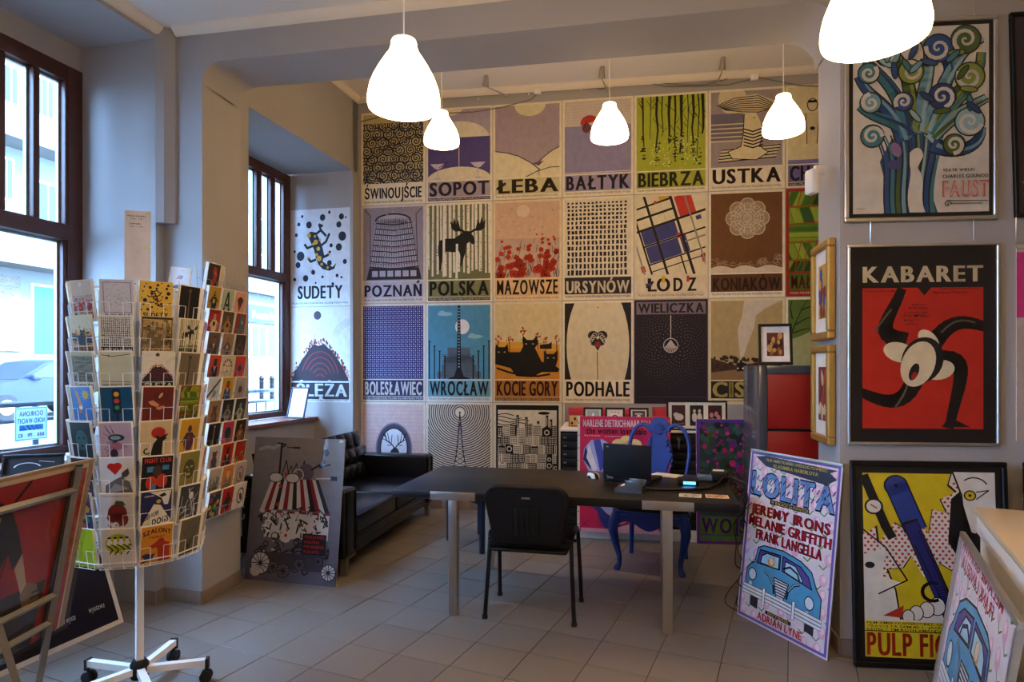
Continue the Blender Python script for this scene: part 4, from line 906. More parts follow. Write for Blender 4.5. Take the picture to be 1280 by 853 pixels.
# ================= THE STREET =================
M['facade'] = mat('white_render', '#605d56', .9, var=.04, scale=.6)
M['brick'] = mat('pale_brick', '#c7b39c', .9)
def brickify(m):
    nt = m.node_tree; b = nt.nodes['Principled BSDF']; t = nt.nodes.new('ShaderNodeTexBrick'); tc = nt.nodes.new('ShaderNodeTexCoord')
    mp = nt.nodes.new('ShaderNodeMapping'); mp.inputs['Rotation'].default_value = (R(90), 0, 0)
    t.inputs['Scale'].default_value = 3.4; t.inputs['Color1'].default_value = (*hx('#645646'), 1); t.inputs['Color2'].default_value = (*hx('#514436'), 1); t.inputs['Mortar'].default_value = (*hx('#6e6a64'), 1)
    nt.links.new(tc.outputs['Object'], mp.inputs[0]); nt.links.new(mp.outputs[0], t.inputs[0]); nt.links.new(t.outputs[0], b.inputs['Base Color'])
brickify(M['brick'])
M['turq'] = mat('turquoise_blind', '#164e54', .6); M['street'] = mat('pale_pavement', '#56534d', .9, var=.06, scale=1)
M['dkglass'] = mat('dark_glass', '#1a2830', .12); M['car'] = mat('grey_blue_car_paint', '#16223a', .45); M['rail'] = mat('grey_railing_paint', '#28303a', .5, .3)
M['signblue'] = mat('blue_sign', '#0e2f74', .5)
mb = MB(); mb.prism([(-60, -20), (-3.6, -20), (-2.6, 8), (4, 60), (-60, 60)], -.1, .15); struct(mb.obj('street', 'street', smooth=0))
Q = Matrix.Translation((-18, 24, .15)) @ Matrix.Rotation(atan2(.9676, .2525), 4, 'Z')
bd = empty('apartment_building', Mx=Q, label='long pale apartment block across the street with balconies and shop fronts', cat='building')
def tf(px): r = (px-640)/F; return (18+24*r)/(.2525-.9676*r)
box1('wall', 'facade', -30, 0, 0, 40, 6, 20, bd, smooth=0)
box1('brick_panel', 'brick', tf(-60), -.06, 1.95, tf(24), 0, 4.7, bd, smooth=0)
for t0, t1, z0, z1, m in ((tf(41), tf(41)+2, 1.85, 4.45, 'turq'), (tf(150), tf(200), 1.85, 4.45, 'turq'), (tf(5), tf(20), 11, 12.3, 'dkglass'), (tf(44), tf(57), 11, 12.4, 'dkglass'), (tf(59), tf(72), 11, 12.4, 'dkglass'), (tf(0), tf(14), 7.5, 8.9, 'dkglass'), (tf(47), tf(70), 7, 8.4, 'dkglass'),
                      (tf(314), tf(332), 2.0, 3.75, 'dkglass'), (tf(334), tf(352), 2.0, 3.75, 'dkglass'), (tf(290), tf(310), 2.0, 3.75, 'dkglass'), (tf(312), tf(330), 8, 10, 'dkglass'), (tf(338), tf(352), 8, 10, 'dkglass')):
    fr = box1('window', 'white', t0-.08, -.05, z0-.08, t1+.08, .02, z1+.08, bd, smooth=0)
    box1('pane', m, t0, -.07, z0, (t0+t1)/2-.03, -.04, z1, fr, smooth=0); box1('pane', m, (t0+t1)/2+.03, -.07, z0, t1, -.04, z1, fr, smooth=0)
for t0 in [k*3.1-26 for k in range(20)]:
    if tf(-12)-2 < t0 < tf(80) or tf(285) < t0 < tf(360): continue
    for z0, h in ((2, 2.3), (7.3, 1.6), (11, 1.5)):
        fr = box1('window', 'white', t0-.08, -.05, z0-.08, t0+1.28, .02, z0+h+.08, bd, smooth=0); box1('pane', 'dkglass', t0, -.07, z0, t0+1.2, -.04, z0+h, fr, smooth=0)
for z in (5.2, 9.6, 13.6): box1('balcony', 'facade', tf(-80), -1.2, z-.2, tf(90), 0, z+.95, bd, smooth=0)
box1('ledge', 'facade', tf(270), -.5, 5.6, tf(360), 0, 6.1, bd, smooth=0)
sg = box1('shop_sign', 'signblue', tf(300), -.12, 3.95, tf(353), -.06, 4.95, bd, smooth=0)
cv = Cv(100, 20); cv.text('Poczta', 24, 5, 60, 14, '#c9d2da').text('Polska', 65, 5, 96, 14, '#c9d2da'); cv.build('lettering', sg, tf(353)-tf(300), 1.0, loc=(tf(300), -.12, 3.95), step=.002)
# car
Cq = Matrix.Translation((-13.4, 17.6, .15)) @ Matrix.Rotation(atan2(.9676, .2525), 4, 'Z')
car = empty('car', Mx=Cq, label='grey-blue estate car parked on the street outside the window', cat='car')
mb = MB(); mb.slab([(-2.2, .35), (2.2, .35), (2.25, .7), (2.15, 1.02), (1.2, 1.08), (-.9, 1.06), (-2.05, .85), (-2.25, .6)], -.85, .85)
mb.obj('body', 'car', car, smooth=30)
mb = MB(); mb.slab([(-1.0, 1.05), (-.25, 1.5), (.4, 1.58), (1.5, 1.52), (2.0, 1.05)], -.74, .74); mb.obj('roof', 'car', car, smooth=30)
for P in ([(-.75, 1.09), (-.2, 1.44), (.3, 1.49), (.3, 1.09)], [(.38, 1.09), (.38, 1.5), (1.1, 1.47), (1.2, 1.09)], [(1.28, 1.09), (1.18, 1.46), (1.45, 1.44), (1.75, 1.09)]):
    mb = MB(); mb.slab(P, -.76, -.73); mb.obj('window', 'dkglass', car, smooth=0)
for x in (-1.4, 1.4):
    for y in (-.8, .8):
        mb = MB(); mb.tube([(x, y-.1, .33), (x, y+.1, .33)], .33, 20); w = mb.obj('wheel', 'rubber', car); mb = MB(); mb.tube([(x, y-.11, .33), (x, y+.11, .33)], .2, 12); mb.obj('rim', 'chrome', w)
mb = MB(); mb.rbox(-.75, -.98, 1.02, -.55, -.8, 1.16, .03); mb.obj('mirror', 'car', car)
box1('door_handle', 'chrome', .15, -.88, .92, .35, -.84, .95, car)
# railing on the pavement
Rq = Matrix.Translation((-3.49, 4.6, 0)) @ Matrix.Rotation(atan2(.9676, .2525), 4, 'Z')
rl = empty('street_railing', Mx=Rq, label='grey metal pedestrian railing outside along the kerb', cat='railing')
for z, r_ in ((1.24, .022), (1.12, .014), (.45, .014)):
    mb = MB(); mb.tube([(-5, 0, z), (6, 0, z)], r_, 8); mb.obj('rail', 'rail', rl)
for k in range(0, 12):
    mb = MB(); mb.tube([(-5+k, 0, .15), (-5+k, 0, 1.24)], .02, 6); mb.obj('post', 'rail', rl)
pb = MB(); pb.tube([(0, 0, .45), (0, 0, 1.12)], .008, 4); b0 = None
for k in range(66):
    x = -5+k/6
    if k % 6 == 0 or x < .8 and k % 3: continue
    if b0 is None: o = b0 = pb.obj('baluster', 'rail', rl)
    else: o = b0.copy(); COL.objects.link(o)
    o.location = (x, 0, 0)
for i, (px, lab) in enumerate(((327, 'dark bollard across the street under the blue sign'), (340, 'dark bollard across the street, the one nearer the window frame edge'))):
    d = 27; mb = MB(); mb.lathe([(.09, 0), (.09, .85), (.11, .9), (.06, 1.0), (0, 1.02)], 10); tag(mb.obj('bollard', 'black', loc=((px-640)/F*d, d, .15)), lab, 'bollard', 'street bollards')
# notice taped to the window, read from outside
st = box1('window_notice', 'thin', 0, 0, 0, .2, .001, .2, Mx=wmat((-2.82, 4.11)) @ Matrix.Translation((.4, -.036, 1.06)) @ Matrix.Rotation(pi, 4, 'Z') @ Matrix.Translation((0, 0, 0)), smooth=0)
tag(st, 'small pale blue security notice stuck on the window pane, seen from behind', 'sign')
cv = Cv(60, 60); cv.rect(0, 0, 60, 60, '#b9d3e2').frame(1, 1, 59, 59, 1.6, '#7fa6c4').text('OCHRONA', 8, 44, 52, 53, '#8a6a78').text('NORD-WACHT', 5, 31, 55, 40, '#3f6288').rect(8, 18, 52, 28, '#4f7aa6').line([(20, 20), (26, 26)], 3, '#b9d3e2').line([(28, 20), (34, 26)], 3, '#b9d3e2').line([(36, 20), (42, 26)], 3, '#b9d3e2').text('888 - 191 - 112', 6, 6, 54, 13, '#8a5a68')
nb = cv.build('printed_side', st, .2, .2, 'print_thin', mirror=True)

# ================= THINGS =================
# ---- posters on the back wall: columns and rows of one grid ----
AW = -atan2(.1553, 1); XC = lambda k: -1.642+.719*k; ZR = [4.265, 3.256, 2.193, 1.135, .09]
WALLP = [
 ('swinoujscie', 0, 0, 'poster of dark wave spirals on tan titled ŚWINOUJŚCIE, top of the wall grid', 0, 0),
 ('sopot', 1, 0, 'purple poster with two cocktail glasses titled SOPOT, behind the hanging lamps', 0, 0),
 ('leba', 2, 0, 'mauve poster with cream dunes and half sun titled ŁEBA', 0, 0),
 ('baltyk', 3, 0, 'blue-violet sea poster with small red umbrella titled BAŁTYK', 0, 0),
 ('biebrza', 4, 0, 'lime green poster of dark tree trunks titled BIEBRZA', 0, 0),
 ('ustka', 5, 0, 'poster of a woman in a huge striped sun hat titled USTKA', 0, 0),
 ('chalupy', 6, 0, 'cream poster with outlined bathers and purple title strip starting CHA', 0, 0),
 ('poznan', 0, 1, 'grey poster of a round glazed tower titled POZNAŃ', 0, 0),
 ('polska', 1, 1, 'olive poster of a moose among birch trunks titled POLSKA', 0, 0),
 ('mazowsze', 2, 1, 'peach poster covered in red poppies titled MAZOWSZE', 0, 0),
 ('ursynow', 3, 1, 'cream poster of rows of black windows titled URSYNÓW', 0, 0),
 ('lodz', 4, 1, 'poster of slanted red, blue and yellow blocks titled ŁÓDŹ', 0, 0),
 ('koniakow', 5, 1, 'brown poster with a white lace doily titled KONIAKÓW', 0, 0),
 ('malopolska', 6, 1, 'red and green patchwork fields poster with title starting MAŁ', 0, 0),
 ('boleslawiec', 0, 2, 'navy poster dotted all over in white titled BOLESŁAWIEC', 0, 0),
 ('wroclaw', 1, 2, 'blue poster of a black spire before a moon titled WROCŁAW', 0, 0),
 ('kocie', 2, 2, 'orange poster of black cats among small trees titled KOCIE GORY', 0, 0),
 ('podhale', 3, 2, 'cream oval poster with dark flower brooch titled PODHALE', 0, 0),
 ('wieliczka', 4, 2, 'black poster with a glowing dotted lamp titled WIELICZKA', 0, 0),
 ('cisna', 5, 2, 'ochre poster of a steam train plume with title starting CIS', 0, 0),
 ('greentree', 6, 2, 'poster with green sky and bare black branches beside the red cabinet', 0, 0),
 ('deer', 0, 3, 'pink patterned poster with a stag in an oval frame, above the sofa arm', 0, 0),
 ('tower', 1, 3, 'poster of a radio mast inside many dark concentric rings', 0, 0),
 ('city', 2, 3, 'black and cream poster of a crowded factory city, lowest in the grid', 0, 0)]
def board(name, w, h, t, m='card', Mx=None, parent=None, b=0):
    return box1(name, m, 0, 0, 0, w, t, h, parent, Mx=Mx, smooth=0)
for key, k, r_, lab, _, _ in WALLP:
    x, y = BW(XC(k)+.006, -.0045); z0 = ZR[r_+1]+.004; h = ZR[r_]-ZR[r_+1]-.009
    po = board('poster', .7195, h, .003, Mx=pose(x, y, z0+rnd.uniform(-.002, .002), AW))
    tag(po, lab, 'poster', 'travel posters covering the back wall'); put_print(key, po, .7195, h)
AN = atan2(.155, -.733)-pi
for key, z0, h, lab in (('sudety', 2.165, 1.05, 'white poster of a spotted black salamander titled SUDETY, in the window niche'), ('sleza', 1.13, 1.028, 'poster of a dark layered hill ringed with red titled ŚLĘŻA, in the window niche')):
    A_ = atan2(6.699-6.849, -1.702+2.425)
    po = board('poster', .70, h, .003, Mx=pose(-2.413, 6.843, z0, A_)); tag(po, lab, 'poster', 'travel posters in the window niche'); put_print(key, po, .70, h)

# ---- framed posters on the front wall ----
AR = -atan2(.0976, 1)
def framed(name, label, cat, Mx, w, h, fw, ft, fm, art=None, cvs=None, mat_w=0, matm='card', glass=True, group=None, pm='print_glass', back=True, hollow=False):
    root = empty(name, Mx=Mx, label=label, cat=cat, group=group); f = MB()
    for a in ((0, 0, w, fw), (0, h-fw, w, h), (0, fw, fw, h-fw), (w-fw, fw, w, h-fw)): f.rbox(a[0], -ft, a[1], a[2], 0, a[3], min(fw, ft)*.18, 1)
    f.obj('frame', fm, root, smooth=30)
    bk = box1('backing', matm, fw*.6, -ft*.5, fw*.6, w-fw*.6, -.001, h-fw*.6, root, smooth=0)
    iw, ih = w-2*fw, h-2*fw
    if cvs: cvs.build('artwork', root, iw-2*mat_w, ih-2*mat_w, pm, loc=(fw+mat_w, -ft*.5, fw+mat_w))
    return root
def C_(f, W=70, H=100): c = Cv(W, H); f(c); return c
def hook(x, y, z0, z1, lab):
    mb = MB(); mb.tube([(x, y, z1), (x, y, z0+.03), (x+.006, y, z0+.018), (x-.006, y, z0+.008), (x+.004, y, z0)], .0022, 5)
    tag(mb.obj('picture_hook', 'chrome'), lab, 'hook', 'wire hooks holding the framed posters')
framed('framed_poster', 'silver-framed poster of a blue and green swirling tree titled FAUST', 'picture', pose(*RW(1.729, -.003), 2.255, AR), .745, 1.04, .022, .022, 'alufr', cvs=C_(lambda c: (c.rect(0, 0, 73, 103, '#1d1a18'),), 73, 103))
fm = [o for o in COL.objects if o.name.startswith('framed_poster')][-1]
cv = Cv(70, 100); faust(cv); cv.build('artwork', fm, .66, .955, 'print_glass', loc=(.0425, -.0135, .0425))
framed('framed_poster', 'silver-framed black and red poster titled KABARET, below the blue tree poster', 'picture', pose(*RW(1.744, -.003), 1.102, AR), .737, 1.036, .014, .022, 'alufr', cvs=C_(kabaret))
framed('framed_poster', 'dark-framed brown poster cut by the frame edge, beside the swirling tree poster', 'picture', pose(*RW(2.552, -.003), 2.262, AR) @ Matrix.Rotation(-.025, 4, 'Y'), .74, 1.04, .02, .022, 'black', cvs=C_(darkposter))
pp = board('poster_sheet', .7, 1.0, .004, Mx=pose(*RW(2.565, -.006), 1.128, AR), m='card'); tag(pp, 'unframed pink and grey poster hanging from a clip beside the KABARET picture', 'poster')
cv = C_(pinkposter); cv.build('artwork', pp, .7, .98)
box1('hanging_rail', 'alufr', 0, -.006, .98, .7, .008, 1.0, pp, b=.002)
for i, (px, z0, z1, lab) in enumerate(((1088, 2.125, 2.27, 'wire hook above the KABARET frame, near its left corner'), (1217, 2.125, 2.27, 'wire hook above the KABARET frame, near its right corner'), (1217, 3.28, 3.4, 'small hook above the swirling tree picture'), (1270, 2.12, 2.28, 'S-shaped hook holding the pink poster'))):
    t = (px-640)/F; d = 3.449/(1+.0976*t); hook(t*(d-.015), d-.015, z0, z1, lab)
framed('framed_poster', 'tall black-framed yellow, blue and dotted poster titled PULP FICTION leaning on the wall', 'picture', pose(1.718, 3.165, .0, AR, .045), .742, 1.03, .026, .025, 'black', cvs=C_(pulp, 70, 110))
framed('framed_poster', 'black-framed picture half hidden behind the counter', 'picture', pose(2.54, 3.09, .0, AR, .045), .742, 1.03, .026, .025, 'black', cvs=C_(lambda c: c.rect(0, 0, 70, 100, '#d9d4ca').rect(6, 6, 64, 94, '#2a2628')))

# ---- unframed board posters standing on the floor ----
def lean_board(label, Mx, w, h, t, cvs, edge='card', name='poster_board', parts=()):
    o = board(name, w, h, t, Mx=Mx, m=edge); tag(o, label, 'poster'); cvs.build('artwork', o, w, h, 'print_gloss'); return o
cv = C_(lolita, 70, 105); lo = lean_board('board poster of a blue vintage car titled LOLITA leaning on the pillar corner', pose(1.372, 3.83, .0, atan2(-.634, .245), .11), .665, 1.005, .01, cv, 'alufr')
box1('top_rail', 'alufr', 0, -.004, .99, .665, .012, 1.008, lo, b=.002)
cv = C_(wagon); lean_board('grey board poster of a market wagon with striped awning leaning on the sofa', pose(-1.902, 4.46, 0, atan2(-.172, .698), .132), .72, 1.005, .006, cv, 'greyboard')
cv = C_(women, 80, 100); lean_board('pink poster reading the women love behind the desk and blue chair', pose(.567, 5.47, .078, -.19, .05), .79, 1.0, .012, cv)
cv = C_(flowers, 70, 105)
fl = lean_board('purple and pink flower garden poster standing beside the red cabinet', pose(1.578, 5.36, .0, -.12, .03), .72, 1.06, .02, cv, 'white')
cv = C_(blackposter, 90, 70); lean_board('black poster with white border leaning under the window behind the postcard spinner', pose(-2.62, 2.55, 0, atan2(1.15, .33), .36), 1.2, .92, .006, cv)

# ---- pendant lamps ----
def lamp(x, y, zb, ceil, label):
    root = empty('pendant_lamp', (x, y, zb), label=label, cat='lamp', group='white bell-shaped pendant lamps')
    S = .78; pr = [(.136, 0), (.140, .02), (.1395, .05), (.132, .10), (.117, .15), (.096, .20), (.074, .245), (.058, .275), (.051, .30), (.049, .325)]; pr = [(r, z*S) for r, z in pr]
    m = MB(); m.lathe(pr, 32); inner = [(r-.004, z) for r, z in pr]; m.lathe(inner[::-1], 32)
    m.lathe([(pr[0][0], 0), (pr[0][0]-.004, 0)], 32); m.obj('lamp_shade', 'lamp', root)
    m = MB(); m.lathe([(.049, .2535), (.047, .262), (.03, .268), (.006, .27)], 24); m.obj('shade_neck', 'lampcap', root)
    m = MB(); m.lathe([(.0, .06), (.018, .065), (.03, .09), (.03, .11), (.016, .15), (.014, .19)], 16); m.obj('bulb', 'lamp', root)
    m = MB(); m.tube([(0, 0, .268), (0, 0, ceil-zb-.03)], .003, 6); m.obj('cord', 'white', root)
    m = MB(); m.lathe([(.0, ceil-zb-.05), (.045, ceil-zb-.045), (.05, ceil-zb)], 20); m.obj('ceiling_cup', 'white', root)
lamp(-.42, 2.44, 2.51, Z1, 'largest lit pendant lamp, hanging in front of the arch beam')
lamp(1.027, 1.78, 2.43, Z1, 'lit pendant lamp cut by the picture top, before the swirling tree poster')
lamp(-.56, 5.0, 3.28, Z2, 'small lit pendant lamp over the SOPOT poster, beside the largest lamp')
lamp(.727, 4.68, 3.207, Z2, 'small lit pendant lamp in front of the BAŁTYK poster')
lamp(1.91, 4.42, 3.158, Z2, 'small lit pendant lamp in front of the USTKA poster')
for x, y, l_ in ((.3, -.3, 'nearest behind the viewpoint'), (2.6, -.8, 'towards the right wall'), (-1.6, -1.2, 'towards the windows')): lamp(x, y, 2.5, Z1, 'unseen pendant lamp added to light the front room, '+l_)  # lamps out of view, added to brighten the front room

# ---- spot lamps, cables and boxes above the posters ----
def wallpt(px, z, off=.02): t = (px-640)/F; d = (6.82-.1553*1.642)/(1+.1553*t); return (t*(d-off), d-off, z)
def zz(px, py, off=.02): d = wallpt(px, 0, off)[1]; return wallpt(px, 1.5+(460-py)*d/F, off)
for px, y0, y1, ex, ey, lab in ((607, 92, 108, 632, 119, 'chrome spotlight above the ŁEBA poster'), (752, 80, 98, 761, 118, 'chrome spotlight above the BAŁTYK poster'), (903, 70, 88, 897, 103, 'chrome spotlight above the USTKA poster')):
    root = empty('spotlight', label=lab, cat='spotlight', group='chrome spotlights above the posters')
    a = Vector(zz(ex, ey, .01)); b = Vector(zz(px, y1, .30)); c_ = Vector(zz(px+1, y0, .34))
    m = MB(); m.tube([a, b], .006, 6); m.obj('arm', 'chrome', root)
    m = MB(); m.tube([b, b+(c_-b)*.35, c_], [.034, .028, .018], 12); m.obj('lamp_head', 'chrome', root)
    m = MB(); m.tube([a+Vector((0, -.01, 0)), a+Vector((0, .01, 0))], .022, 10); m.obj('wall_mount', 'chrome', root)
cb = MB()
for P in (((451, 152), (500, 140), (545, 142), (590, 140), (628, 134), (664, 124), (672, 117)), ((672, 114), (700, 110), (728, 104)), ((728, 104), (752, 112), (761, 108), (790, 99), (820, 103), (850, 106), (880, 106), (905, 100), (932, 90), (945, 97)), ((790, 99), (830, 108), (870, 108), (910, 106), (943, 98)), ((945, 96), (975, 102), (1000, 107), (1030, 108))):
    pts = [Vector(zz(px, py, .012)) for px, py in P]; cb.tube(pts, .006, 5)
tag(cb.obj('wall_cable', 'steel'), 'grey cables looping along the wall above the posters', 'cable')
for px, py, lab in ((672, 114, 'small white junction box above the ŁEBA poster'), (943, 96, 'small white junction box above the USTKA poster')):
    p = zz(px, py, .03); tag(box1('junction_box', 'white', -.035, -.02, -.03, .035, .02, .03, b=.005, loc=p, rot=(0, 0, AW)), lab, 'junction box', 'junction boxes')
for px in (598, 661, 726, 765, 862, 932, 1003): 
    p = zz(px, 123-(px-598)*.094, .02); m = MB(); m.tube([(0, .02, 0), (0, -.01, 0), (0, -.01, -.02)], .005, 5); tag(m.obj('cable_clip', 'white', loc=p), 'tiny white cable clip under the moulding above the %s poster' % {598: 'SOPOT', 661: 'ŁEBA', 726: 'pale BAŁTYK', 765: 'right half of the BAŁTYK', 862: 'BIEBRZA', 932: 'USTKA', 1003: 'CHA'}[px], 'clip', 'cable clips under the ceiling')
# motion sensor on the pillar
root = empty('motion_sensor', (1.70, 3.42, 2.50), -1.37, label='white motion sensor fixed on the pillar beside the CHA poster', cat='sensor')
box1('sensor_head', 'white', -.035, -.10, -.06, .035, -.05, .075, root, b=.014); box1('wall_bracket', 'white', -.012, -.06, .05, .012, .0, .10, root, b=.005)
# gold frames on the pillar side
AP = atan2(-.4, -.08)
def smallart(cols, seed):
    c = Cv(50, 70); r = random.Random(seed); c.rect(0, 0, 50, 70, '#e4e0d8').rect(10, 12, 40, 58, cols[0]).win(10, 12, 40, 58)
    for col in cols[1:]:
        for k in range(7): c.ell(r.uniform(14, 36), r.uniform(16, 54), r.uniform(2, 5), r.uniform(3, 8), col, 10)
    return c
for z0, cols, lab in ((1.655, ('#c99a3e', '#2f4f9e', '#7a2a22'), 'gold-framed small picture on the pillar side, upper of the two'), (1.085, ('#6a2420', '#b0402c', '#d8c8a0'), 'gold-framed small picture on the pillar side, lower of the two')):
    framed('framed_picture', lab, 'picture', pose(1.715+.2*.40+.002-.006, 3.28+.40-.004, z0, AP), .345, .54, .042, .042, 'gold', cvs=smallart(cols, int(z0*10)), pm='print', group='gold frames on the pillar')
# ---- red cabinet with picture ----
AC = atan2(-.095, .37)*.6
cab = empty('cabinet', (1.69, 4.3, 0), -.155, label='tall anthracite cabinet with red door panels beside the pillar', cat='cabinet')
box1('body', 'anthr', 0, 0.01, 0, .62, .5, 1.515, cab, b=.003)
box1('front_frame', 'anthr', 0, -.012, 0, .052, .01, 1.515, cab, b=.002); box1('top_rail', 'anthr', .052, -.012, 1.46, .62, .01, 1.515, cab, b=.002)
for z0, z1 in ((1.085, 1.455), (.69, 1.065), (.3, .67)):
    dr = box1('door', 'red', .056, -.008, z0, .6, .008, z1, cab, b=.003); box1('edge_strip', 'black', .056, -.006, z0-.012, .6, .01, z0-.002, dr)
framed('framed_picture', 'small dark-framed picture leaning on top of the red cabinet', 'picture', pose(1.775, 4.52, 1.518, -.30, .22), .225, .30, .018, .035, 'black', cvs=smallart(('#5a2218', '#8a5a30', '#2a1512', '#b88a50'), 4), group='small table frames')
fp = [o for o in COL.objects if o.name.startswith('framed_picture') and o.type == 'EMPTY'][-1]; m = MB(); m.tube([(.19, .0, .19), (.20, .085, .018)], .006, 6); m.obj('easel_strut', 'cardboard', fp, smooth=0)

# ---- plan chests along the back wall with boxes and frames on top ----
CX = Matrix.Translation((.43, 5.60, 0)) @ Matrix.Rotation(-.155, 4, 'Z')
for i in range(2):
    Mx = CX @ Matrix.Translation((i*.865, 0, 0))
    ch = empty('plan_chest', Mx=Mx, label=('black plan chest of shallow drawers behind the pink poster', 'black plan chest of shallow drawers with a lock, behind the blue chair')[i], cat='cabinet', group='plan chests under the back wall')
    box1('body', 'blackmat', 0, .02, .09, .85, .72, .935, ch, b=.004)
    for k in range(11):
        z0 = .105+k*.074; d = box1('drawer', 'black', .02, 0, z0, .83, .022, z0+.066, ch, b=.003)
        if k == 0: pass
        box1('drawer_handle', 'steel', .03, -.014, z0+.028, .055, .001, z0+.038, d); box1('drawer_handle', 'steel', .78, -.014, z0+.028, .82, .001, z0+.044, d)
        box1('label_holder', 'white', .55, -.004, z0+.026, .60, .001, z0+.042, d)
    box1('top_board', 'whitewood', -.004, -.01, .935, .856, .74, .955, ch, b=.003); box1('plinth', 'whitewood', -.004, -.03, 0, .856, .70, .09, ch)
    if i: m = MB(); m.tube([(.16, -.03, .87), (.16, -.03, .80)], .008, 6); m.tube([(.16, .0, .88), (.16, -.03, .88)], .014, 10); m.obj('lock_key', 'chrome', ch)
def onc(x, y, z=.956, rz=0): return CX @ Matrix.Translation((x, y, z)) @ Matrix.Rotation(rz, 4, 'Z')
for x, y, w, d_, h, lab in ((.06, .22, .17, .3, .17, 'red storage box with gold pattern at the left end of the plan chests'), (.27, .36, .45, .25, .15, 'long red storage box behind the three small black frames'), (.84, .26, .34, .28, .17, 'red storage box beside the triple picture frame')):
    bx = empty('storage_box', Mx=onc(x, y), label=lab, cat='box', group='red storage boxes')
    box1('body', 'redbox', 0, 0, 0, w, d_, h*.68, bx, b=.003); box1('lid', 'redbox', -.004, -.004, h*.66, w+.004, d_+.004, h, bx, b=.003); box1('label_holder', 'chrome', w*.8, -.006, h*.3, w*.95, 0, h*.6, bx)
    if w < .2: cv = Cv(20, 12); cv.rect(0, 0, 20, 12, '#c9a860'); [cv.ell(3+i*3.6, 3+(i*5) % 7, 1.6, 2, '#5a1c14', 8) for i in range(5)]; cv.build('patterned_front', bx, w*.9, h*.55, loc=(w*.05, -.002, .01))
def mini(bg, kind):
    c = Cv(50, 44); c.rect(0, 0, 50, 44, '#d8d2c6').rect(5, 3, 45, 41, bg)
    if kind == 0: c.ell(25, 30, 4, 5, '#e8ecec').line([(25, 25), (25, 6)], 1, '#c8d4d4')
    if kind == 1: c.ell(25, 18, 12, 12, '#23264a', 20).ell(25, 18, 9, 9, '#d8d2c6', 20); [c.line([(25, 18), (25+9*cos(k), 18+9*sin(k))], 1, '#23264a') for k in range(9)]; c.ell(37, 36, 2, 2, '#b8383a').text('ROWER', 10, 36, 30, 39, '#b8383a')
    if kind == 2: c.ell(25, 20, 9, 11, '#d8d2c6', 16).ell(20, 24, 3, 2, bg).ell(30, 24, 3, 2, bg).line([(14, 33), (36, 33)], 3, '#d8d2c6').ell(25, 10, 3, 3, '#b04a3a')
    return c
for x, lab, bg, k in ((.20, 'small black frame with a pale dandelion picture on the plan chest', '#9fb4b4', 0), (.395, 'small black frame with a round blue emblem on the plan chest', '#e0dccf', 1), (.605, 'small black frame with a white mask on grey, nearest the blue chair', '#4a474a', 2)):
    framed('framed_picture', lab, 'picture', onc(x, .13) @ Matrix.Rotation(-.12, 4, 'X'), .175, .185, .018, .015, 'black', cvs=mini(bg, k), group='small table frames')
c3 = Cv(100, 46); c3.rect(0, 0, 100, 46, '#d9cfb4')
for x0 in (6, 38, 70): c3.rect(x0, 5, x0+24, 41, '#3a1414' if x0 != 38 else '#16131a')
c3.ell(19, 20, 8, 6, '#c9b8a0', 14).ell(14, 24, 5, 4, '#c9b8a0').line([(9, 8), (27, 9)], 1.4, '#b03a34')
for x, y in ((46, 20), (55, 20)): c3.ell(x, y, 4.4, 8, '#c2b492', 12).ell(x, y+11, 2.4, 3, '#c2b492')
for x, y in ((76, 24), (84, 26), (88, 20), (78, 14), (86, 12)): c3.ell(x, y, 3.4, 4.6, '#b8746a', 10)
framed('framed_picture', 'wide dark frame holding three small pictures on the plan chest', 'picture', onc(.925, .02) @ Matrix.Rotation(-.06, 4, 'X'), .51, .26, .016, .018, 'black', cvs=c3)

# ---- city poster backing board edge ----
p = BW(XC(3)+.012, -.012); tag(box1('board_strip', 'whitewood', 0, 0, 0, .012, .03, 1.04, loc=(p[0], p[1]-.02, .09), rot=(0, 0, AW)), 'narrow white upright strip beside the factory city poster', 'strip')

# ---- sofa ----
SA = Matrix.Translation((-1.19, 4.47, 0)) @ Matrix.Rotation(atan2(1.903, .361), 4, 'Z')     # x along the length, y to the back (left)
sofa = empty('sofa', Mx=SA, label='black leather two-seat sofa with tufted back beside the window wall', cat='sofa')
SL = 2.0
box1('base_frame', 'leather', 0, .0, .13, SL, .84, .26, sofa, b=.02, smooth=50)
for i in range(2):
    x0 = .19+i*.81; mb = MB(); mb.rbox(x0+.004, .0, .255, x0+.806, .66, .41, .028, 3); cu = mb.obj('seat_cushion', 'leather', sofa, smooth=60)
    m = MB(); m.tube([(x0+.02, .004, .396), (x0+.79, .004, .396)], .005, 6); m.tube([(x0+.02, .004, .27), (x0+.79, .004, .27)], .004, 6); m.obj('piping', 'leather', cu)
for x0, x1 in ((.0, .185), (SL-.185, SL)):
    mb = MB(); mb.rbox(x0, -.005, .135, x1, .80, .625, .025, 3); a = mb.obj('armrest', 'leather', sofa, smooth=60)
    m = MB(); m.tube([(x0+.02, -.008, .16), (x0+.02, -.008, .60), (x1-.02, -.008, .60), (x1-.02, -.008, .16)], .005, 6); m.obj('piping', 'leather', a)
def tuft(w, h, nx, nz, t, T):
    m = MB(); k = 8; X = nx*k; Z = nz*k; V = []
    for j in range(Z+1):
        for i in range(X+1):
            u, v = i/k, j/k; px_ = abs(sin(pi*u))**.45*abs(sin(pi*v))**.45; V.append((w*i/X, -t*.45-.035*px_, h*j/Z))
    Fq = [(j*(X+1)+i, j*(X+1)+i+1, (j+1)*(X+1)+i+1, (j+1)*(X+1)+i) for j in range(Z) for i in range(X)]
    m.add(V, Fq, T); m.box(0, -t*.45, 0, w, t*.5, h, T); return m
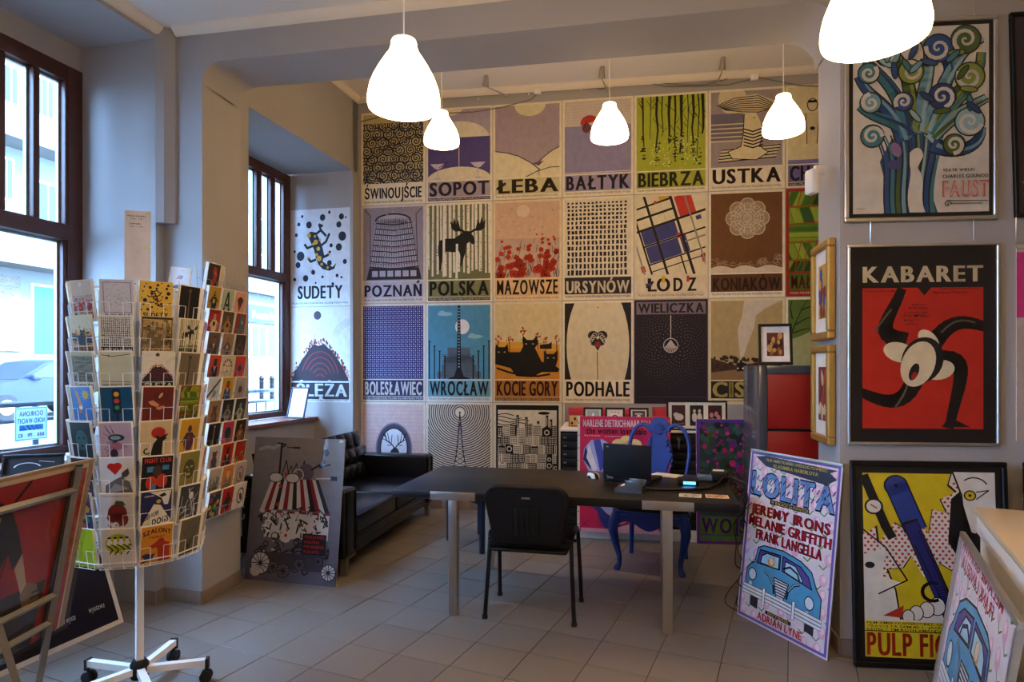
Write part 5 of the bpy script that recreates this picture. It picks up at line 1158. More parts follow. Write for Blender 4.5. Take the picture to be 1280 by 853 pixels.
for i in range(2):
    T = Matrix.Translation((.19+i*.81+.004, .70, .40)) @ Matrix.Rotation(-.20, 4, 'X'); tuft(.80, .46, 5, 3, .14, T).obj('back_cushion', 'leather', sofa, smooth=60)
mb = MB(); mb.rbox(.02, .70, .2, SL-.02, .84, .70, .03, 3); mb.obj('back_frame', 'leather', sofa, smooth=60)
for x in (.06, SL-.06):
    for y in (.03, .78):
        m = MB(); m.box(x-.025, y-.02, .0, x+.025, y+.02, .13); m.box(x-.06 if x > 1 else x-.025, y-.02, .11, x+.025 if x > 1 else x+.14, y+.02, .13); m.obj('leg', 'steel', sofa, smooth=0)

# ---- desk ----
DM = Matrix.Translation((-.739, 3.881, 0)) @ Matrix.Rotation(atan2(-.438, 1.993), 4, 'Z'); DL, DD = 2.04, .945
desk = empty('desk', Mx=DM, label='long black-brown desk on square steel legs in the middle of the room', cat='desk')
box1('tabletop', 'desk', 0, 0, .70, DL, DD, .75, desk, b=.003)
for x in (.19*DL, .81*DL):
    for y0, s in ((0, 1), (DD, -1)):
        y1 = y0+s*.053; lg = box1('leg', 'chrome', x-.0265, min(y0, y1), 0, x+.0265, max(y0, y1), .705, desk, b=.002)
        box1('foot', 'rubber', x-.025, min(y0, y1)+.002, -.001, x+.025, max(y0, y1)-.002, .004, lg)
        yp = y0-s*.002; box1('corner_plate', 'chrome', x-.142, min(yp, yp+s*.004), .697, x+.142, max(yp, yp+s*.004), .748, desk, b=.001)
def ond(x, y, z=.75, rz=0): return DM @ Matrix.Translation((x, y, z)) @ Matrix.Rotation(rz, 4, 'Z')
def wd(X, Y, z=.75, rz=0): return Matrix.Translation((X, Y, z)) @ Matrix.Rotation(rz, 4, 'Z')

# ---- black office chair ----
OC = Matrix.Translation((.141, 3.893, 0)) @ Matrix.Rotation(-.215, 4, 'Z')     # seat faces +y
oc = empty('office_chair', Mx=OC, label='black plastic stacking chair seen from behind at the desk', cat='chair')
def shell(w0, w1, h, t, r=.07, n=8, lean=0, z0=0, bow=.03):
    P = []
    for cx, cz, a0, ww in ((-w1/2+r, h-r, 90, 0), (-w0/2+r*.5, r*.5, 180, 1), (w0/2-r*.5, r*.5, 270, 1), (w1/2-r, h-r, 0, 0)):
        rr = r if not ww else r*.5
        for i in range(n+1): a = R(a0+90*i/n); P.append((cx+rr*cos(a), cz+rr*sin(a)))
    return P
P = shell(.42, .50, .345, .03, .085)
m = MB(); T = Matrix.Translation((0, -.235, .475)) @ Matrix.Rotation(.12, 4, 'X')
m.slab(P, -.018, .02, T); bs = m.obj('backrest', 'blackmat', oc, smooth=30)
bv = bs.modifiers.new('bevel', 'BEVEL'); bv.width = .008; bv.segments = 2; bv.limit_method = 'ANGLE'
m = MB(); P2 = [(x*.86, .03+z*.84) for x, z in P]; m.slab([(x, z) for x, z in P2], -.026, -.014, T); m.obj('back_panel', 'blackmat', bs, smooth=30)
m = MB(); m.rbox(-.075, -.036, .05, .075, -.022, .225, .008, 2, T)
for k in range(4): m.rbox(-.055+k*.032, -.042, .065, -.041+k*.032, -.03, .21, .004, 1, T)
m.obj('rib_panel', 'blackmat', bs, smooth=40)
m = MB(); m.box(-.025, -.027, .275, .025, -.024, .285, T); m.obj('maker_plate', 'chrome', bs, smooth=0)
m = MB(); m.rbox(-.24, -.20, .43, .24, .22, .485, .022, 3); m.obj('seat', 'blackmat', oc, smooth=60)
m = MB(); m.rbox(-.23, -.22, .41, .23, .20, .435, .015, 2); m.obj('seat_pan', 'black', oc, smooth=60)
for s in (-1, 1):
    m = MB(); m.tube([(s*.268, -.195, 0), (s*.252, -.17, .30), (s*.245, -.155, .46), (s*.25, -.13, .50), (s*.252, .09, .50), (s*.255, .12, .46), (s*.262, .16, .25), (s*.268, .195, 0)], [.013, .0125, .0125, .0125, .0125, .0125, .0125, .013], 10)
    m.obj('leg_frame', 'black', oc, smooth=60)
    m = MB(); m.tube([(s*.25, -.155, .47), (s*.215, -.215, .50), (s*.2, -.235, .62)], .011, 8); m.obj('back_support', 'black', oc)
    for y in (-.195, .195): m = MB(); m.tube([(s*.268, y, 0), (s*.268, y, .02)], .017, 8); m.obj('foot_cap', 'rubber', oc)
m = MB(); m.tube([(-.25, -.08, .415), (.25, -.08, .415)], .01, 8); m.tube([(-.25, .1, .415), (.25, .1, .415)], .01, 8); m.obj('crossbar', 'black', oc)

# ---- blue carved chair, facing the desk ----
BC = Matrix.Translation((1.085, 4.80, 0)) @ Matrix.Rotation(-.37, 4, 'Z')      # front towards -y, back rest at +y
bc = empty('carved_chair', Mx=BC, label='blue painted carved chair with cabriole legs behind the desk', cat='chair')
m = MB(); P = [(-.22, .22), (-.25, .0), (-.27, -.18), (-.22, -.235), (-.1, -.26), (0, -.265), (.1, -.26), (.22, -.235), (.27, -.18), (.25, 0), (.22, .22)]
m.prism(P, .44, .475); m.obj('seat', 'black', bc, smooth=30)
m = MB(); m.prism([(x*1.03, y*1.03) for x, y in P], .415, .445); m.obj('seat_rail', 'blue', bc, smooth=30)
def apron(L, zs):
    n = 20; pts = [(-L/2+L*i/n, .42) for i in range(n+1)]; lo = [(L/2-L*i/n, .34+.03*abs(cos(pi*1.5*(2*i/n-1)))*(1 if abs(2*i/n-1) > .33 else -1)) for i in range(n+1)]; return pts+lo
m = MB(); m.slab(apron(.46, 0), -.262, -.235); m.obj('apron', 'blue', bc, smooth=30)
m = MB()
for s in (-1, 1): m.slab(apron(.40, 0), -.012, .012, Matrix.Translation((s*.245, .0, 0)) @ Matrix.Rotation(pi/2, 4, 'Z'))
m.obj('side_apron', 'blue', bc, smooth=30)
for s in (-1, 1):
    m = MB(); m.tube([(s*.235, -.225, .43), (s*.255, -.245, .37), (s*.262, -.252, .30), (s*.245, -.238, .20), (s*.222, -.218, .10), (s*.222, -.220, .045), (s*.236, -.238, .016), (s*.24, -.242, 0)], [.036, .04, .036, .027, .019, .018, .025, .02], 12); m.obj('leg', 'blue', bc, smooth=70)
    m = MB(); m.tube([(s*.205, .20, .44), (s*.208, .205, .2), (s*.215, .225, 0)], [.024, .02, .017], 8); m.obj('leg', 'blue', bc, smooth=70)
TB = Matrix.Translation((0, .215, .44)) @ Matrix.Rotation(-.13, 4, 'X')
# splat: vase outline
half = [(.045, 0), (.05, .05), (.052, .12), (.058, .2), (.075, .28), (.098, .34), (.105, .40), (.098, .44), (.085, .47), (.065, .50), (.06, .54), (.082, .575), (.078, .61), (.055, .645), (.03, .662), (0, .668)]
P = half+[(-x, z) for x, z in half[-2::-1]]
m = MB(); m.slab(P, -.014, .014, TB); sp = m.obj('back_splat', 'blue', bc, smooth=30); bv = sp.modifiers.new('bevel', 'BEVEL'); bv.width = .006; bv.segments = 2
for s in (-1, 1):
    hoop = [(.185, 0), (.195, .08), (.205, .16), (.222, .26), (.236, .36), (.236, .44), (.222, .51), (.195, .565), (.16, .597), (.12, .605), (.088, .59), (.072, .565), (.078, .545)]
    m = MB(); m.tube([(s*x, 0, z) for x, z in hoop], [.016]*9+[.018, .018, .02, .016], 10, T=TB); m.obj('back_hoop', 'blue', bc, smooth=70)
    m = MB()
    for k in range(8):
        t = k/7; x = .066+.042*sin(pi*min(1, t*1.15)); z = .20+.29*t; m.tube([(s*(x-.012), -.012, z-.018), (s*(x+.004), -.02, z), (s*(x-.008), -.014, z+.02)], [.006, .010, .005], 7, T=TB)
    m.obj('leaf_carving', 'blue', sp, smooth=70)
m = MB()
for k in range(7): a = R(90+(k-3)*24); m.tube([(0, -.014, .555), (.035*cos(a), -.021, .555+.045*sin(a)), (.048*cos(a), -.014, .555+.062*sin(a))], [.004, .009, .005], 7, T=TB)
m.tube([(-.03, -.016, .545), (0, -.022, .53), (.03, -.016, .545)], .008, 7, T=TB); m.obj('shell_carving', 'blue', sp, smooth=70)

# ---- low blue metal table behind the desk ----
TBm = Matrix.Translation((-.57, 5.46, 0)) @ Matrix.Rotation(atan2(-.42, .326), 4, 'Z')
st_ = empty('low_table', Mx=TBm, label='low dark blue metal-framed table behind the desk', cat='table')
box1('tabletop', 'bluedk', -.02, -.02, .43, .55, .38, .455, st_, b=.004)
for x in (0, .53-.035):
    for y in (0, .325): box1('leg', 'bluedk', x, y, 0, x+.035, y+.035, .43, st_, b=.003)
box1('side_rail', 'bluedk', .035, 0, .395, .495, .02, .43, st_)

# ---- things on the desk ----
lp = empty('laptop', Mx=wd(.611, 4.205, .751, atan2(-.167, .282)), label='open black laptop on the desk with its lid towards the viewer', cat='laptop')
box1('base', 'black', 0, 0.0, 0, .33, .235, .022, lp, b=.004)
box1('lid', 'blackmat', 0, -.004, .012, .33, .008, .245, lp, b=.004)
box1('screen', 'black', .012, .0085, .03, .318, .0095, .235, lp); box1('keyboard', 'rubber', .02, .03, .022, .31, .15, .024, lp)
m = MB(); m.tube([(.03, 0, .02), (.07, 0, .02)], .008, 8); m.tube([(.26, 0, .02), (.30, 0, .02)], .008, 8); m.obj('hinge', 'steel', lp)
cv = Cv(20, 10); cv.text('Think', 1, 3, 19, 7, '#8a8a8a', 0); cv2 = Cv(20, 10); cv2.rect(2, 3, 10, 4.6, '#9a9a9a').rect(2, 5.4, 7, 6.6, '#9a9a9a'); cv2.build('badge', lp, .04, .02, loc=(.02, -.004, .215)); cv2.build('port_marks', lp, .04, .02, loc=(.02, -.001, .022), base=.004)
ms = empty('computer_mouse', Mx=wd(.55, 4.27, .75, .5), label='black and white computer mouse beside the laptop', cat='mouse')
def blob(w, d, h, n=14, k=8):
    V = []; Fq = []
    for j in range(k+1):
        b = pi/2*j/k
        for i in range(n): a = 2*pi*i/n; V.append((w*cos(a)*cos(b)**.5, d*sin(a)*cos(b)**.5, h*sin(b)))
    for j in range(k):
        for i in range(n): Fq.append((j*n+i, j*n+(i+1) % n, (j+1)*n+(i+1) % n, (j+1)*n+i))
    return V, Fq
V, Fq = blob(.032, .055, .036); m = MB(); m.add(V, Fq); m.obj('body', 'black', ms, smooth=70)
for s in (-1, 1): V, Fq = blob(.012, .045, .034); m = MB(); m.add(V, Fq, Matrix.Translation((s*.018, -.004, .0035))); m.obj('side_shell', 'white', ms, smooth=70)
tm = empty('card_terminal', Mx=wd(.715, 3.80, .75, -.5), label='small card reader with coloured keys in front of the laptop', cat='card terminal')
m = MB(); m.slab([(-.085, 0), (.085, 0), (.085, .045), (.03, .055), (-.085, .022)], -.04, .04, Matrix.Rotation(0, 4, 'Z')); m.obj('body', 'anthr', tm, smooth=30)
for i in range(4):
    for j in range(3):
        col = ('red', 'gold', 'turq')[j] if i == 0 else 'white'
        box1('key', col, -.07+i*.022, -.03+j*.021, .028+i*.0058, -.055+i*.022, -.014+j*.021, .036+i*.0058, tm)
for s in (-1, 1): box1('side_guard', 'anthr', -.02, s*.041-.003, .02, .08, s*.041+.003, .075, tm, b=.003)
rt = empty('network_box', Mx=wd(1.13, 4.03, .75, -.25), label='small black device with a glowing blue display at the desk end', cat='device')
M['bluelit'] = mat('blue_display', '#4aa8ff', .3, emit=2.2)
box1('body', 'black', -.065, -.04, 0, .065, .09, .035, rt, b=.005); box1('display', 'bluelit', -.03, -.0425, .008, .045, -.0405, .026, rt)
pt = empty('payment_terminal', Mx=wd(1.33, 4.16, .75, -.3), label='grey-blue payment terminal with paper roll lying on the desk corner', cat='card terminal')
m = MB(); m.rbox(-.10, -.04, 0, .02, .04, .045, .012, 3); m.obj('handset', mat('slate_blue_plastic', '#566c86', .45), pt, smooth=60)
m = MB(); m.rbox(-.01, -.045, .0, .10, .045, .07, .016, 3); m.obj('printer_part', 'black', pt, smooth=60)
box1('paper_slip', 'white', .0, -.03, .071, .07, .03, .073, pt); box1('screen', 'dkglass', -.085, -.028, .0455, -.02, .028, .0465, pt)
tag(box1('paper_sheet', 'white', -.07, -.1, 0, .07, .1, .002, Mx=wd(1.075, 4.38, .75, .9)), 'white paper sheet on the desk behind the laptop', 'paper')
def tinyart(seed, W=50, H=35, cols=('#d8cfb0', '#8a3a2a', '#c98a3a', '#3a3a4a')):
    c = Cv(W, H); r = random.Random(seed); c.rect(0, 0, W, H, '#e6dfcd').rect(2, 2, W-2, H-2, cols[0]).win(2, 2, W-2, H-2)
    for col in cols[1:]:
        for k in range(6): c.ell(r.uniform(5, W-5), r.uniform(5, H-5), r.uniform(2, 5), r.uniform(2, 4), col, 8)
    return c
for X, Y, rz, sd, cols, lab in ((1.03, 3.68, -.3, 3, ('#cfc6b0', '#4a4a5a', '#8a8070'), 'pale postcard lying flat on the desk by the glowing device'), (1.18, 3.645, -.22, 5, ('#c98a4a', '#7a2a1a', '#d8b070'), 'orange and brown postcard lying flat near the desk corner')):
    pc = box1('postcard', 'card', 0, 0, 0, .125, .09, .003, Mx=wd(X-.06, Y-.03, .7505, rz)); tag(pc, lab, 'postcard', 'postcards lying on the desk')
    o = tinyart(sd, cols=cols).build('artwork', pc, .125, .09); o.rotation_euler = (-pi/2, 0, 0); o.location = (0, 0, .003)
m = MB(); m.tube([(.80, 3.84, .762), (.95, 3.83, .757), (1.08, 3.83, .757), (1.2, 3.85, .76), (1.29, 3.95, .765), (1.36, 4.05, .79), (1.43, 4.1, .785), (1.49, 3.98, .76), (1.48, 3.9, .74)], .008, 8)
m.tube([(.65, 4.15, .758), (.60, 4.08, .757), (.68, 4.03, .757), (.75, 4.06, .76)], .003, 6)
tag(m.obj('desk_cable', 'cable', smooth=60), 'thick black cable running across the desk to its right end', 'cable')
rr = random.Random(41); m = MB()
for k in range(6):
    x = 1.44+rr.uniform(-.04, .06); y = 3.86+rr.uniform(-.08, .1); P = [Vector((x+.02, y, .78)), Vector((x+.03, y-.01, .70))]
    for z in (.6, .5, .4, .3, .2): P.append(Vector((x+rr.uniform(-.035, .035), y+rr.uniform(-.03, .03), z+rr.uniform(-.03, .03))))
    if k % 2: P += [Vector((x-.05, y+.03, .12)), Vector((x-.1, y-.02, .05)), Vector((x-.02, y-.08, .012)), Vector((x+.07, y-.1, .012))]
    else: P += [Vector((x+.02, y, .16)), Vector((x, y+.02, .3)), Vector((x+.02, y, .42))]
    Q_ = []
    for i in range(len(P)-1):
        p0, p1, p2, p3 = P[max(0, i-1)], P[i], P[i+1], P[min(len(P)-1, i+2)]
        for s in range(4): t = s/4; Q_.append(.5*((2*p1)+(p2-p0)*t+(2*p0-5*p1+4*p2-p3)*t*t+(3*p1-3*p2+p3-p0)*t**3))
    m.tube(Q_+[P[-1]], .0035, 5)
m.rbox(1.47, 3.72, .0, 1.53, 3.80, .035, .006)
tag(m.obj('cable_bundle', 'cable', smooth=60), 'tangle of black cables hanging from the desk end to the floor', 'cable')

# ---- counter and leaning mirror ----
d1 = Vector((-.46, -.84, 0)).normalized()
ctr = empty('counter', Mx=Matrix.Translation((2.0, 2.72, 0)) @ Matrix.Rotation(atan2(d1.y, d1.x), 4, 'Z'), label='white counter with cream worktop at the right edge', cat='counter')
# local x runs towards the viewer along the counter's long side, local y towards its right
box1('body', 'whitewood', .02, .02, 0, 2.3, .9, .79, ctr, b=.004); box1('edge_band', 'white', .01, .008, .79, 2.31, .91, .86, ctr, b=.004)
box1('worktop', 'cream', 0, 0, .872, 2.32, .92, .9, ctr, b=.003); box1('shadow_gap', 'black', .012, .012, .86, 2.3, .9, .872, ctr)
mr = empty('framed_picture', Mx=Matrix.Translation((1.742, 2.622, 0)) @ Matrix.Rotation(atan2(d1.y, d1.x), 4, 'Z') @ Matrix.Rotation(-.15, 4, 'X'), label='silver-framed mirror leaning on the counter, its reflection of the blue car poster painted on', cat='picture')  # picture standing in for a mirror
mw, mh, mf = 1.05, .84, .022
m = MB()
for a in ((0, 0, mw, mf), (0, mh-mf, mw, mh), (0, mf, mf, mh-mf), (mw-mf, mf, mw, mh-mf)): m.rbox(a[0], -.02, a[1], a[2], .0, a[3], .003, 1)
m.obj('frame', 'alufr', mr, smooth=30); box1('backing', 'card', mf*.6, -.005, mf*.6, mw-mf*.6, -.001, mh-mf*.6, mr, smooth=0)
cv = Cv(96, 76); flowers_bg(cv, 96, 76); cv.text('FRANK LANGELLA', 30, 66.5, 90, 71, '#b8283a').text('MELANIE GRIFFITH', 20, 72.4, 94, 76, '#b8283a'); carpic(cv, 13, 21, 1.3, .7); cv.text('ADRIAN LYNE', 50, 7, 82, 12, '#b8283a')  # the mirror's reflection of the LOLITA poster, painted on as a reversed picture
cv.build('artwork', mr, mw-2*mf, mh-2*mf, 'print_glass', loc=(mf, -.006, mf), mirror=True)  # the mirror's painted-on reflection

# ---- cards ----
def motif(c, k, a, b, W=70, H=100, sd=0):
    r = random.Random(sd+len(k)*7)
    if k == 'figure': c.ell(35, 72, 7, 9, a).poly([(24, 62), (46, 62), (52, 34), (46, 14), (24, 14), (18, 34)], a).line([(26, 58), (12, 38)], 5, a).line([(44, 58), (58, 44)], 5, a); c.ell(35, 46, 7, 9, b).ell(35, 73, 3.5, 4, b)
    elif k == 'suit': c.poly([(12, 4), (58, 4), (52, 56), (20, 56)], a).ell(36, 68, 10, 13, b).poly([(30, 56), (42, 56), (36, 30)], '#e8e0d0').poly([(34, 54), (38, 54), (37, 34), (35, 34)], a).rect(27, 78, 46, 84, a)
    elif k == 'face': c.ell(35, 52, 19, 26, a, 22).ell(27, 58, 4, 3, b).ell(43, 58, 4, 3, b).ell(35, 38, 6, 3, b).line([(35, 56), (33, 47), (37, 47)], 1.2, b); [c.ell(35+22*cos(t*.6), 60+22*sin(t*.6), 5, 5, b, 8) for t in range(6)] if sd % 2 else None
    elif k == 'bear': c.ell(35, 38, 17, 22, a).ell(35, 66, 12, 11, a).ell(25, 76, 4, 4, a).ell(45, 76, 4, 4, a).ell(22, 18, 6, 9, a).ell(48, 18, 6, 9, a); c.ell(35, 36, 9, 12, b).ell(30, 68, 1.6, 1.6, b).ell(40, 68, 1.6, 1.6, b)
    elif k == 'fan': c.poly([(35, 20), (16, 68), (26, 76), (35, 80), (44, 76), (54, 68)], a); [c.line([(35, 22), (20+i*5, 72)], .8, b) for i in range(7)]
    elif k == 'aform': c.poly([(14, 10), (30, 88), (40, 88), (56, 10), (46, 10), (41, 34), (29, 34), (24, 10)], a).poly([(31, 44), (39, 44), (35, 70)], b)
    elif k == 'shape': c.poly([(30, 14), (50, 30), (56, 58), (48, 84), (34, 88), (28, 70), (36, 52), (26, 30)], a).ell(44, 64, 5, 8, b, rot=.5)
    elif k == 'burst': [c.line([(35, 50), (35+26*cos(t*.55), 50+32*sin(t*.55))], 3, a, .6) for t in range(12)]; c.ell(35, 50, 11, 12, a).ell(35, 50, 4, 5, b)
    elif k == 'diag': c.poly([(2, 20), (2, 34), (66, 96), (70, 90)], a).ell(40, 40, 10, 14, b).line([(10, 8), (60, 50)], 2, a).line([(20, 90), (36, 30)], 1.4, b)
    elif k == 'line': c.rect(33, 10, 37, 84, a).ell(35, 86, 5, 5, a).rect(26, 10, 44, 12, b)
    elif k == 'castle': [c.rect(12+i*8, 16, 18+i*8, 40+r.uniform(0, 36), a) for i in range(6)]; [c.poly([(11+i*8, 50), (19+i*8, 50), (15+i*8, 72)], b) for i in range(0, 6, 2)]; c.rect(10, 12, 60, 30, a)
    elif k == 'oval': c.ell(35, 50, 22, 32, a, 24).ell(35, 50, 17, 26, b, 24).ell(38, 46, 8, 16, a, rot=.4).line([(22, 60), (48, 40)], 2, a)
    elif k == 'heart': c.poly([(20, 4), (8, 4), (10, 30), (30, 44), (44, 52), (60, 36), (66, 4)], '#6a6768'); [c.line([(12+i*3, 6+i), (30+i*2, 34-i)], .7, '#d8d4ce') for i in range(14)]; c.poly([(44, 60), (50, 66), (58, 72), (60, 58), (54, 50), (44, 48)], '#4a4849'); c.ell(24, 78, 8.5, 8, a).ell(37, 79, 8.5, 8, a).poly([(16.4, 74), (45, 75), (31, 56)], a)
    elif k == 'traffic': c.rect(26, 36, 44, 88, '#1a2228').ell(35, 88, 9, 6, '#1a2228').ell(35, 36, 9, 6, '#1a2228').rect(32, 4, 38, 36, '#1a2228'); c.ell(35, 80, 5.5, 6, '#e0a030').ell(35, 63, 5.5, 6, '#d0442c').ell(35, 46, 5, 5.6, '#2f8a54')
    elif k == 'hands': c.ell(40, 74, 16, 12, '#5a1c14').poly([(14, 60), (24, 64), (38, 52), (34, 46), (20, 52)], a).poly([(30, 44), (46, 50), (52, 46), (38, 38)], a).ell(40, 76, 3, 8, b, rot=-.5).ell(32, 14, 10, 5, '#7a2a24')
    elif k == 'swim': c.ell(50, 78, 9, 10, a); [c.line([(50, 78), (50+14*cos(t*.7), 78+14*sin(t*.7))], 1.4, a) for t in range(9)]; c.ell(24, 82, 4, 5, b).poly([(20, 78), (28, 76), (36, 50), (30, 30), (24, 34), (24, 56)], b).line([(20, 78), (16, 96)], 3, b).ell(44, 26, 6, 8, b).ell(30, 46, 6, 5, '#e8e4da').rect(4, 6, 66, 14, '#e8e4da').text('PRZEBÓJ LATA', 6, 7, 64, 13, '#2a4a9a', 1)
    elif k == 'crab': [c.line([(35, 52), (r.uniform(8, 62), r.uniform(12, 92))], 1, a) for _ in range(20)]; c.ell(36, 60, 17, 9, a).ell(34, 60, 11, 5, b).ell(36, 38, 13, 9, '#a0606a').ell(30, 20, 8, 12, a)
    elif k == 'cat': c.ell(40, 68, 15, 15, '#b52a1c', 22).poly([(24, 10), (30, 40), (38, 52), (50, 60), (62, 66), (56, 56), (58, 52), (50, 46), (48, 10)], INK).arc(18, 22, 7, 3, INK, 90, 330, 12).poly([(38, 50), (34, 62), (44, 58)], INK).rect(20, 8, 54, 12, INK)
    elif k == 'gloves': c.text('FIGHT CLUB', 8, 82, 64, 93, '#d8402a', 1).ell(24, 30, 12, 18, a).ell(46, 34, 12, 18, a).rect(14, 58, 28, 72, b).rect(46, 62, 60, 74, b).ell(35, 60, 10, 14, '#4a3428').rect(26, 12, 34, 26, b)
    elif k == 'leaf': c.ell(36, 50, 20, 24, a, 14).ell(26, 40, 12, 14, a).ell(46, 34, 12, 18, a).poly([(30, 74), (54, 68), (48, 80), (34, 82)], b); [c.ell(r.uniform(16, 56), r.uniform(12, 40), 2, 2, a, 6) for _ in range(16)]; c.text('retrospektywa', 6, 92, 60, 95, a, 0)
    elif k == 'dogs': c.poly([(20, 96), (66, 96), (60, 60), (52, 60), (46, 78), (36, 86)], '#e4e0d4').poly([(40, 86), (52, 92), (56, 84), (46, 80)], INK).poly([(4, 6), (30, 64), (44, 60), (66, 20), (66, 4)], '#e4e0d4').ell(40, 70, 5, 5, a).poly([(4, 4), (20, 14), (30, 4)], a); c.text('RESERVOIR', 6, 20, 40, 32, INK, 1, slant=.1, wave=lambda t: 16*t).text('DOGS', 28, 8, 62, 24, INK, 1, wave=lambda t: 8*t).text('QUENTIN', 10, 84, 30, 88, '#e4e0d4', 0)
    elif k == 'limegroup':
        c.ell(36, 62, 27, 25, a, 30)
        for i in range(4): x = 18+i*12; c.ell(x, 64, 5.5, 7, '#e8e6dc').ell(x, 74, 3.6, 4.4, '#e8e6dc')
        for i in range(4): x = 18+i*12; c.ell(x, 77, 3.8, 2.6, INK).line([(x-4, 58), (x+6, 46), (x-2, 34)], 2.6, INK).line([(x+2, 60), (x+10, 56)], 2, INK)
    elif k == 'szalony': c.text('SZALONY', 6, 72, 64, 84, INK, 1, wave=lambda t: 8*sin(pi*t)).text('PIERROT', 20, 66, 52, 71, '#a8281c', 1).poly([(20, 46), (40, 60), (62, 50), (64, 4), (40, 4), (36, 40), (20, 40)], a).ell(44, 58, 7, 6, a).ell(14, 22, 9, 6, b).poly([(4, 4), (26, 10), (34, 28), (10, 16)], b)
    elif k == 'plant': [c.line([(35, 14), (35+14*sin(t), 40), (35+22*sin(t*1.3), 66+8*cos(t))], 2.4, a, .8) for t in (-1.1, -.6, -.2, .3, .7, 1.2)]; c.rect(22, 4, 48, 14, b)
    elif k == 'notes': c.line([(24, 16), (30, 84)], 1, a).line([(20, 60), (36, 62)], .8, a)
    elif k == 'colours': [c.ell(r.uniform(8, 62), r.uniform(10, 90), 8, 9, q, 10) for q in (a, b, '#d8a030', '#2f8a54') for _ in range(3)]
    elif k == 'strokes': [c.line([(r.uniform(5, 65), r.uniform(5, 95)), (r.uniform(5, 65), r.uniform(5, 95))], r.uniform(1, 3), a) for _ in range(14)]; c.ell(40, 70, 8, 10, b)
    elif k == 'blank': c.line([(6, 90), (30, 86), (64, 92)], 1.6, a).line([(6, 24), (64, 22)], 1.4, a).line([(22, 84), (22, 90), (18, 87), (26, 87)], 1.2, a).rect(6, 4, 64, 18, b).text('BESKID NISKI', 8, 6, 62, 16, '#8a8070', 1)
    elif k == 'pebble': c.ell(34, 22, 18, 14, a).line([(34, 34), (36, 60)], 1.2, a).ell(38, 66, 9, 6, '#8a929c').poly([(26, 56), (34, 60), (26, 64)], b).poly([(42, 56), (34, 60), (42, 64)], b).line([(36, 88), (46, 90)], .8, b)
def cardcv(bg, k, a='#17151a', b='#e6dfcd', title=None, edge='#e6dfcd', sd=0):
    c = Cv(70, 100); c.rect(0, 0, 70, 100, edge); c.rect(2.5, 2.5, 67.5, 97.5, bg).win(2.5, 2.5, 67.5, 97.5); motif(c, k, a, b, sd=sd)
    if title: c.full().text(title, 6, 86, 64, 95, b, 1)
    return c
CW, CHh = .131, .172
cardmesh = {}
def card(Mx, label, spec, group, t=.009, w=CW, h=CHh):
    key = (t, w, h)
    if key not in cardmesh: o = box1('postcard', 'card', 0, 0, 0, w, t, h, smooth=0); cardmesh[key] = o.data
    else: o = link('postcard', cardmesh[key])
    o.matrix_basis = Mx; tag(o, label, 'postcard', group)
    if isinstance(spec, str): put_print(spec, o, w, h, 'print_gloss', step=.00003, base=.0003)
    else: spec.build('artwork', o, w, h, 'print_gloss', step=.00003, base=.0003)
    return o

# ---- postcard spinner ----
SC = Vector((-1.738, 2.93, 0)); PH = math.degrees(atan2(-2.93, 1.738))
sp = empty('postcard_spinner', SC, label='white wire postcard spinner on a wheeled star base by the left window', cat='rack')
m = MB(); m.tube([(0, 0, .09), (0, 0, .70)], .021, 4); m.obj('pole', 'white', sp, smooth=0)
m = MB(); m.tube([(0, 0, .70), (0, 0, 1.86)], .012, 6); m.obj('inner_pole', 'white', sp)
m = MB(); m.lathe([(0, .055), (.036, .055), (.04, .075), (.04, .12), (.028, .14), (0, .14)], 16); m.obj('hub', 'black', sp)
for k, a in enumerate((166, 14, 88, 232, 308)):
    A_ = R(a+1); T = Matrix.Rotation(A_, 4, 'Z'); m = MB(); m.box(.03, -.016, .078, .285, .016, .108, T); lg = m.obj('leg', 'white', sp, smooth=0)
    m = MB(); m.box(.283, -.018, .062, .297, .018, .112, T); m.obj('end_cap', 'rubber', lg, smooth=0)
    m = MB()
    for s in (-1, 1): m.tube([(.285, s*.008, .027), (.285, s*.022, .027)], .027, 14, T=T)
    m.tube([(.288, 0, .05), (.288, 0, .08)], .008, 8, T=T); m.obj('caster', 'rubber', lg)
z_top = 1.87; RO = .238
def pocket_wire():
    m = MB(); w = .132; r = .0017
    y0 = -.024
    # front wires: a mid-height rail stepping down at both sides, like two square hooks
    for s in (-1, 1): m.tube([(s*w/2, .012, .082), (s*w/2, y0, .080), (s*.026, y0, .080), (s*.026, y0, .0), (s*.026, .014, -.002)], r, 4)
    m.tube([(-w/2, y0, .0), (w/2, y0, .0)], r, 4); m.tube([(-w/2, .02, .0), (w/2, .02, .0)], r, 4)
    for s in (-1, 1): m.tube([(s*w/2, .012, .082), (s*w/2, .02, .0), (s*w/2, y0, .0), (s*w/2, y0, .08)], r, 4)
    return m
pw0 = None
def slot(a, row): # matrix of a pocket: x along the face, y inwards, origin at the foot of the card
    A_ = R(a); z = z_top-.151*row-.168
    return Matrix.Translation((SC.x+RO*cos(A_), SC.y+RO*sin(A_), z)) @ Matrix.Rotation(A_+pi/2, 4, 'Z')
for c_ in range(11):
    for row in range(8):
        if pw0 is None: o = pw0 = pocket_wire().obj('wire_pocket', 'wire', sp, smooth=0)
        else: o = pw0.copy(); COL.objects.link(o)
        o.matrix_basis = Matrix.Translation(-SC) @ slot(-77.8+32.727*c_, row) @ Matrix.Rotation(.12, 4, 'X')
m = MB()
for c_ in range(11):
    for s in (-1, 1): T = Matrix.Translation(-SC) @ slot(-77.8+32.727*c_, 0); b_ = T @ Vector((s*.068, .03, 0)); m.tube([(b_.x, b_.y, .66), (b_.x, b_.y, 1.86)], .0022, 4)
m.obj('upright_wires', 'wire', sp, smooth=0)
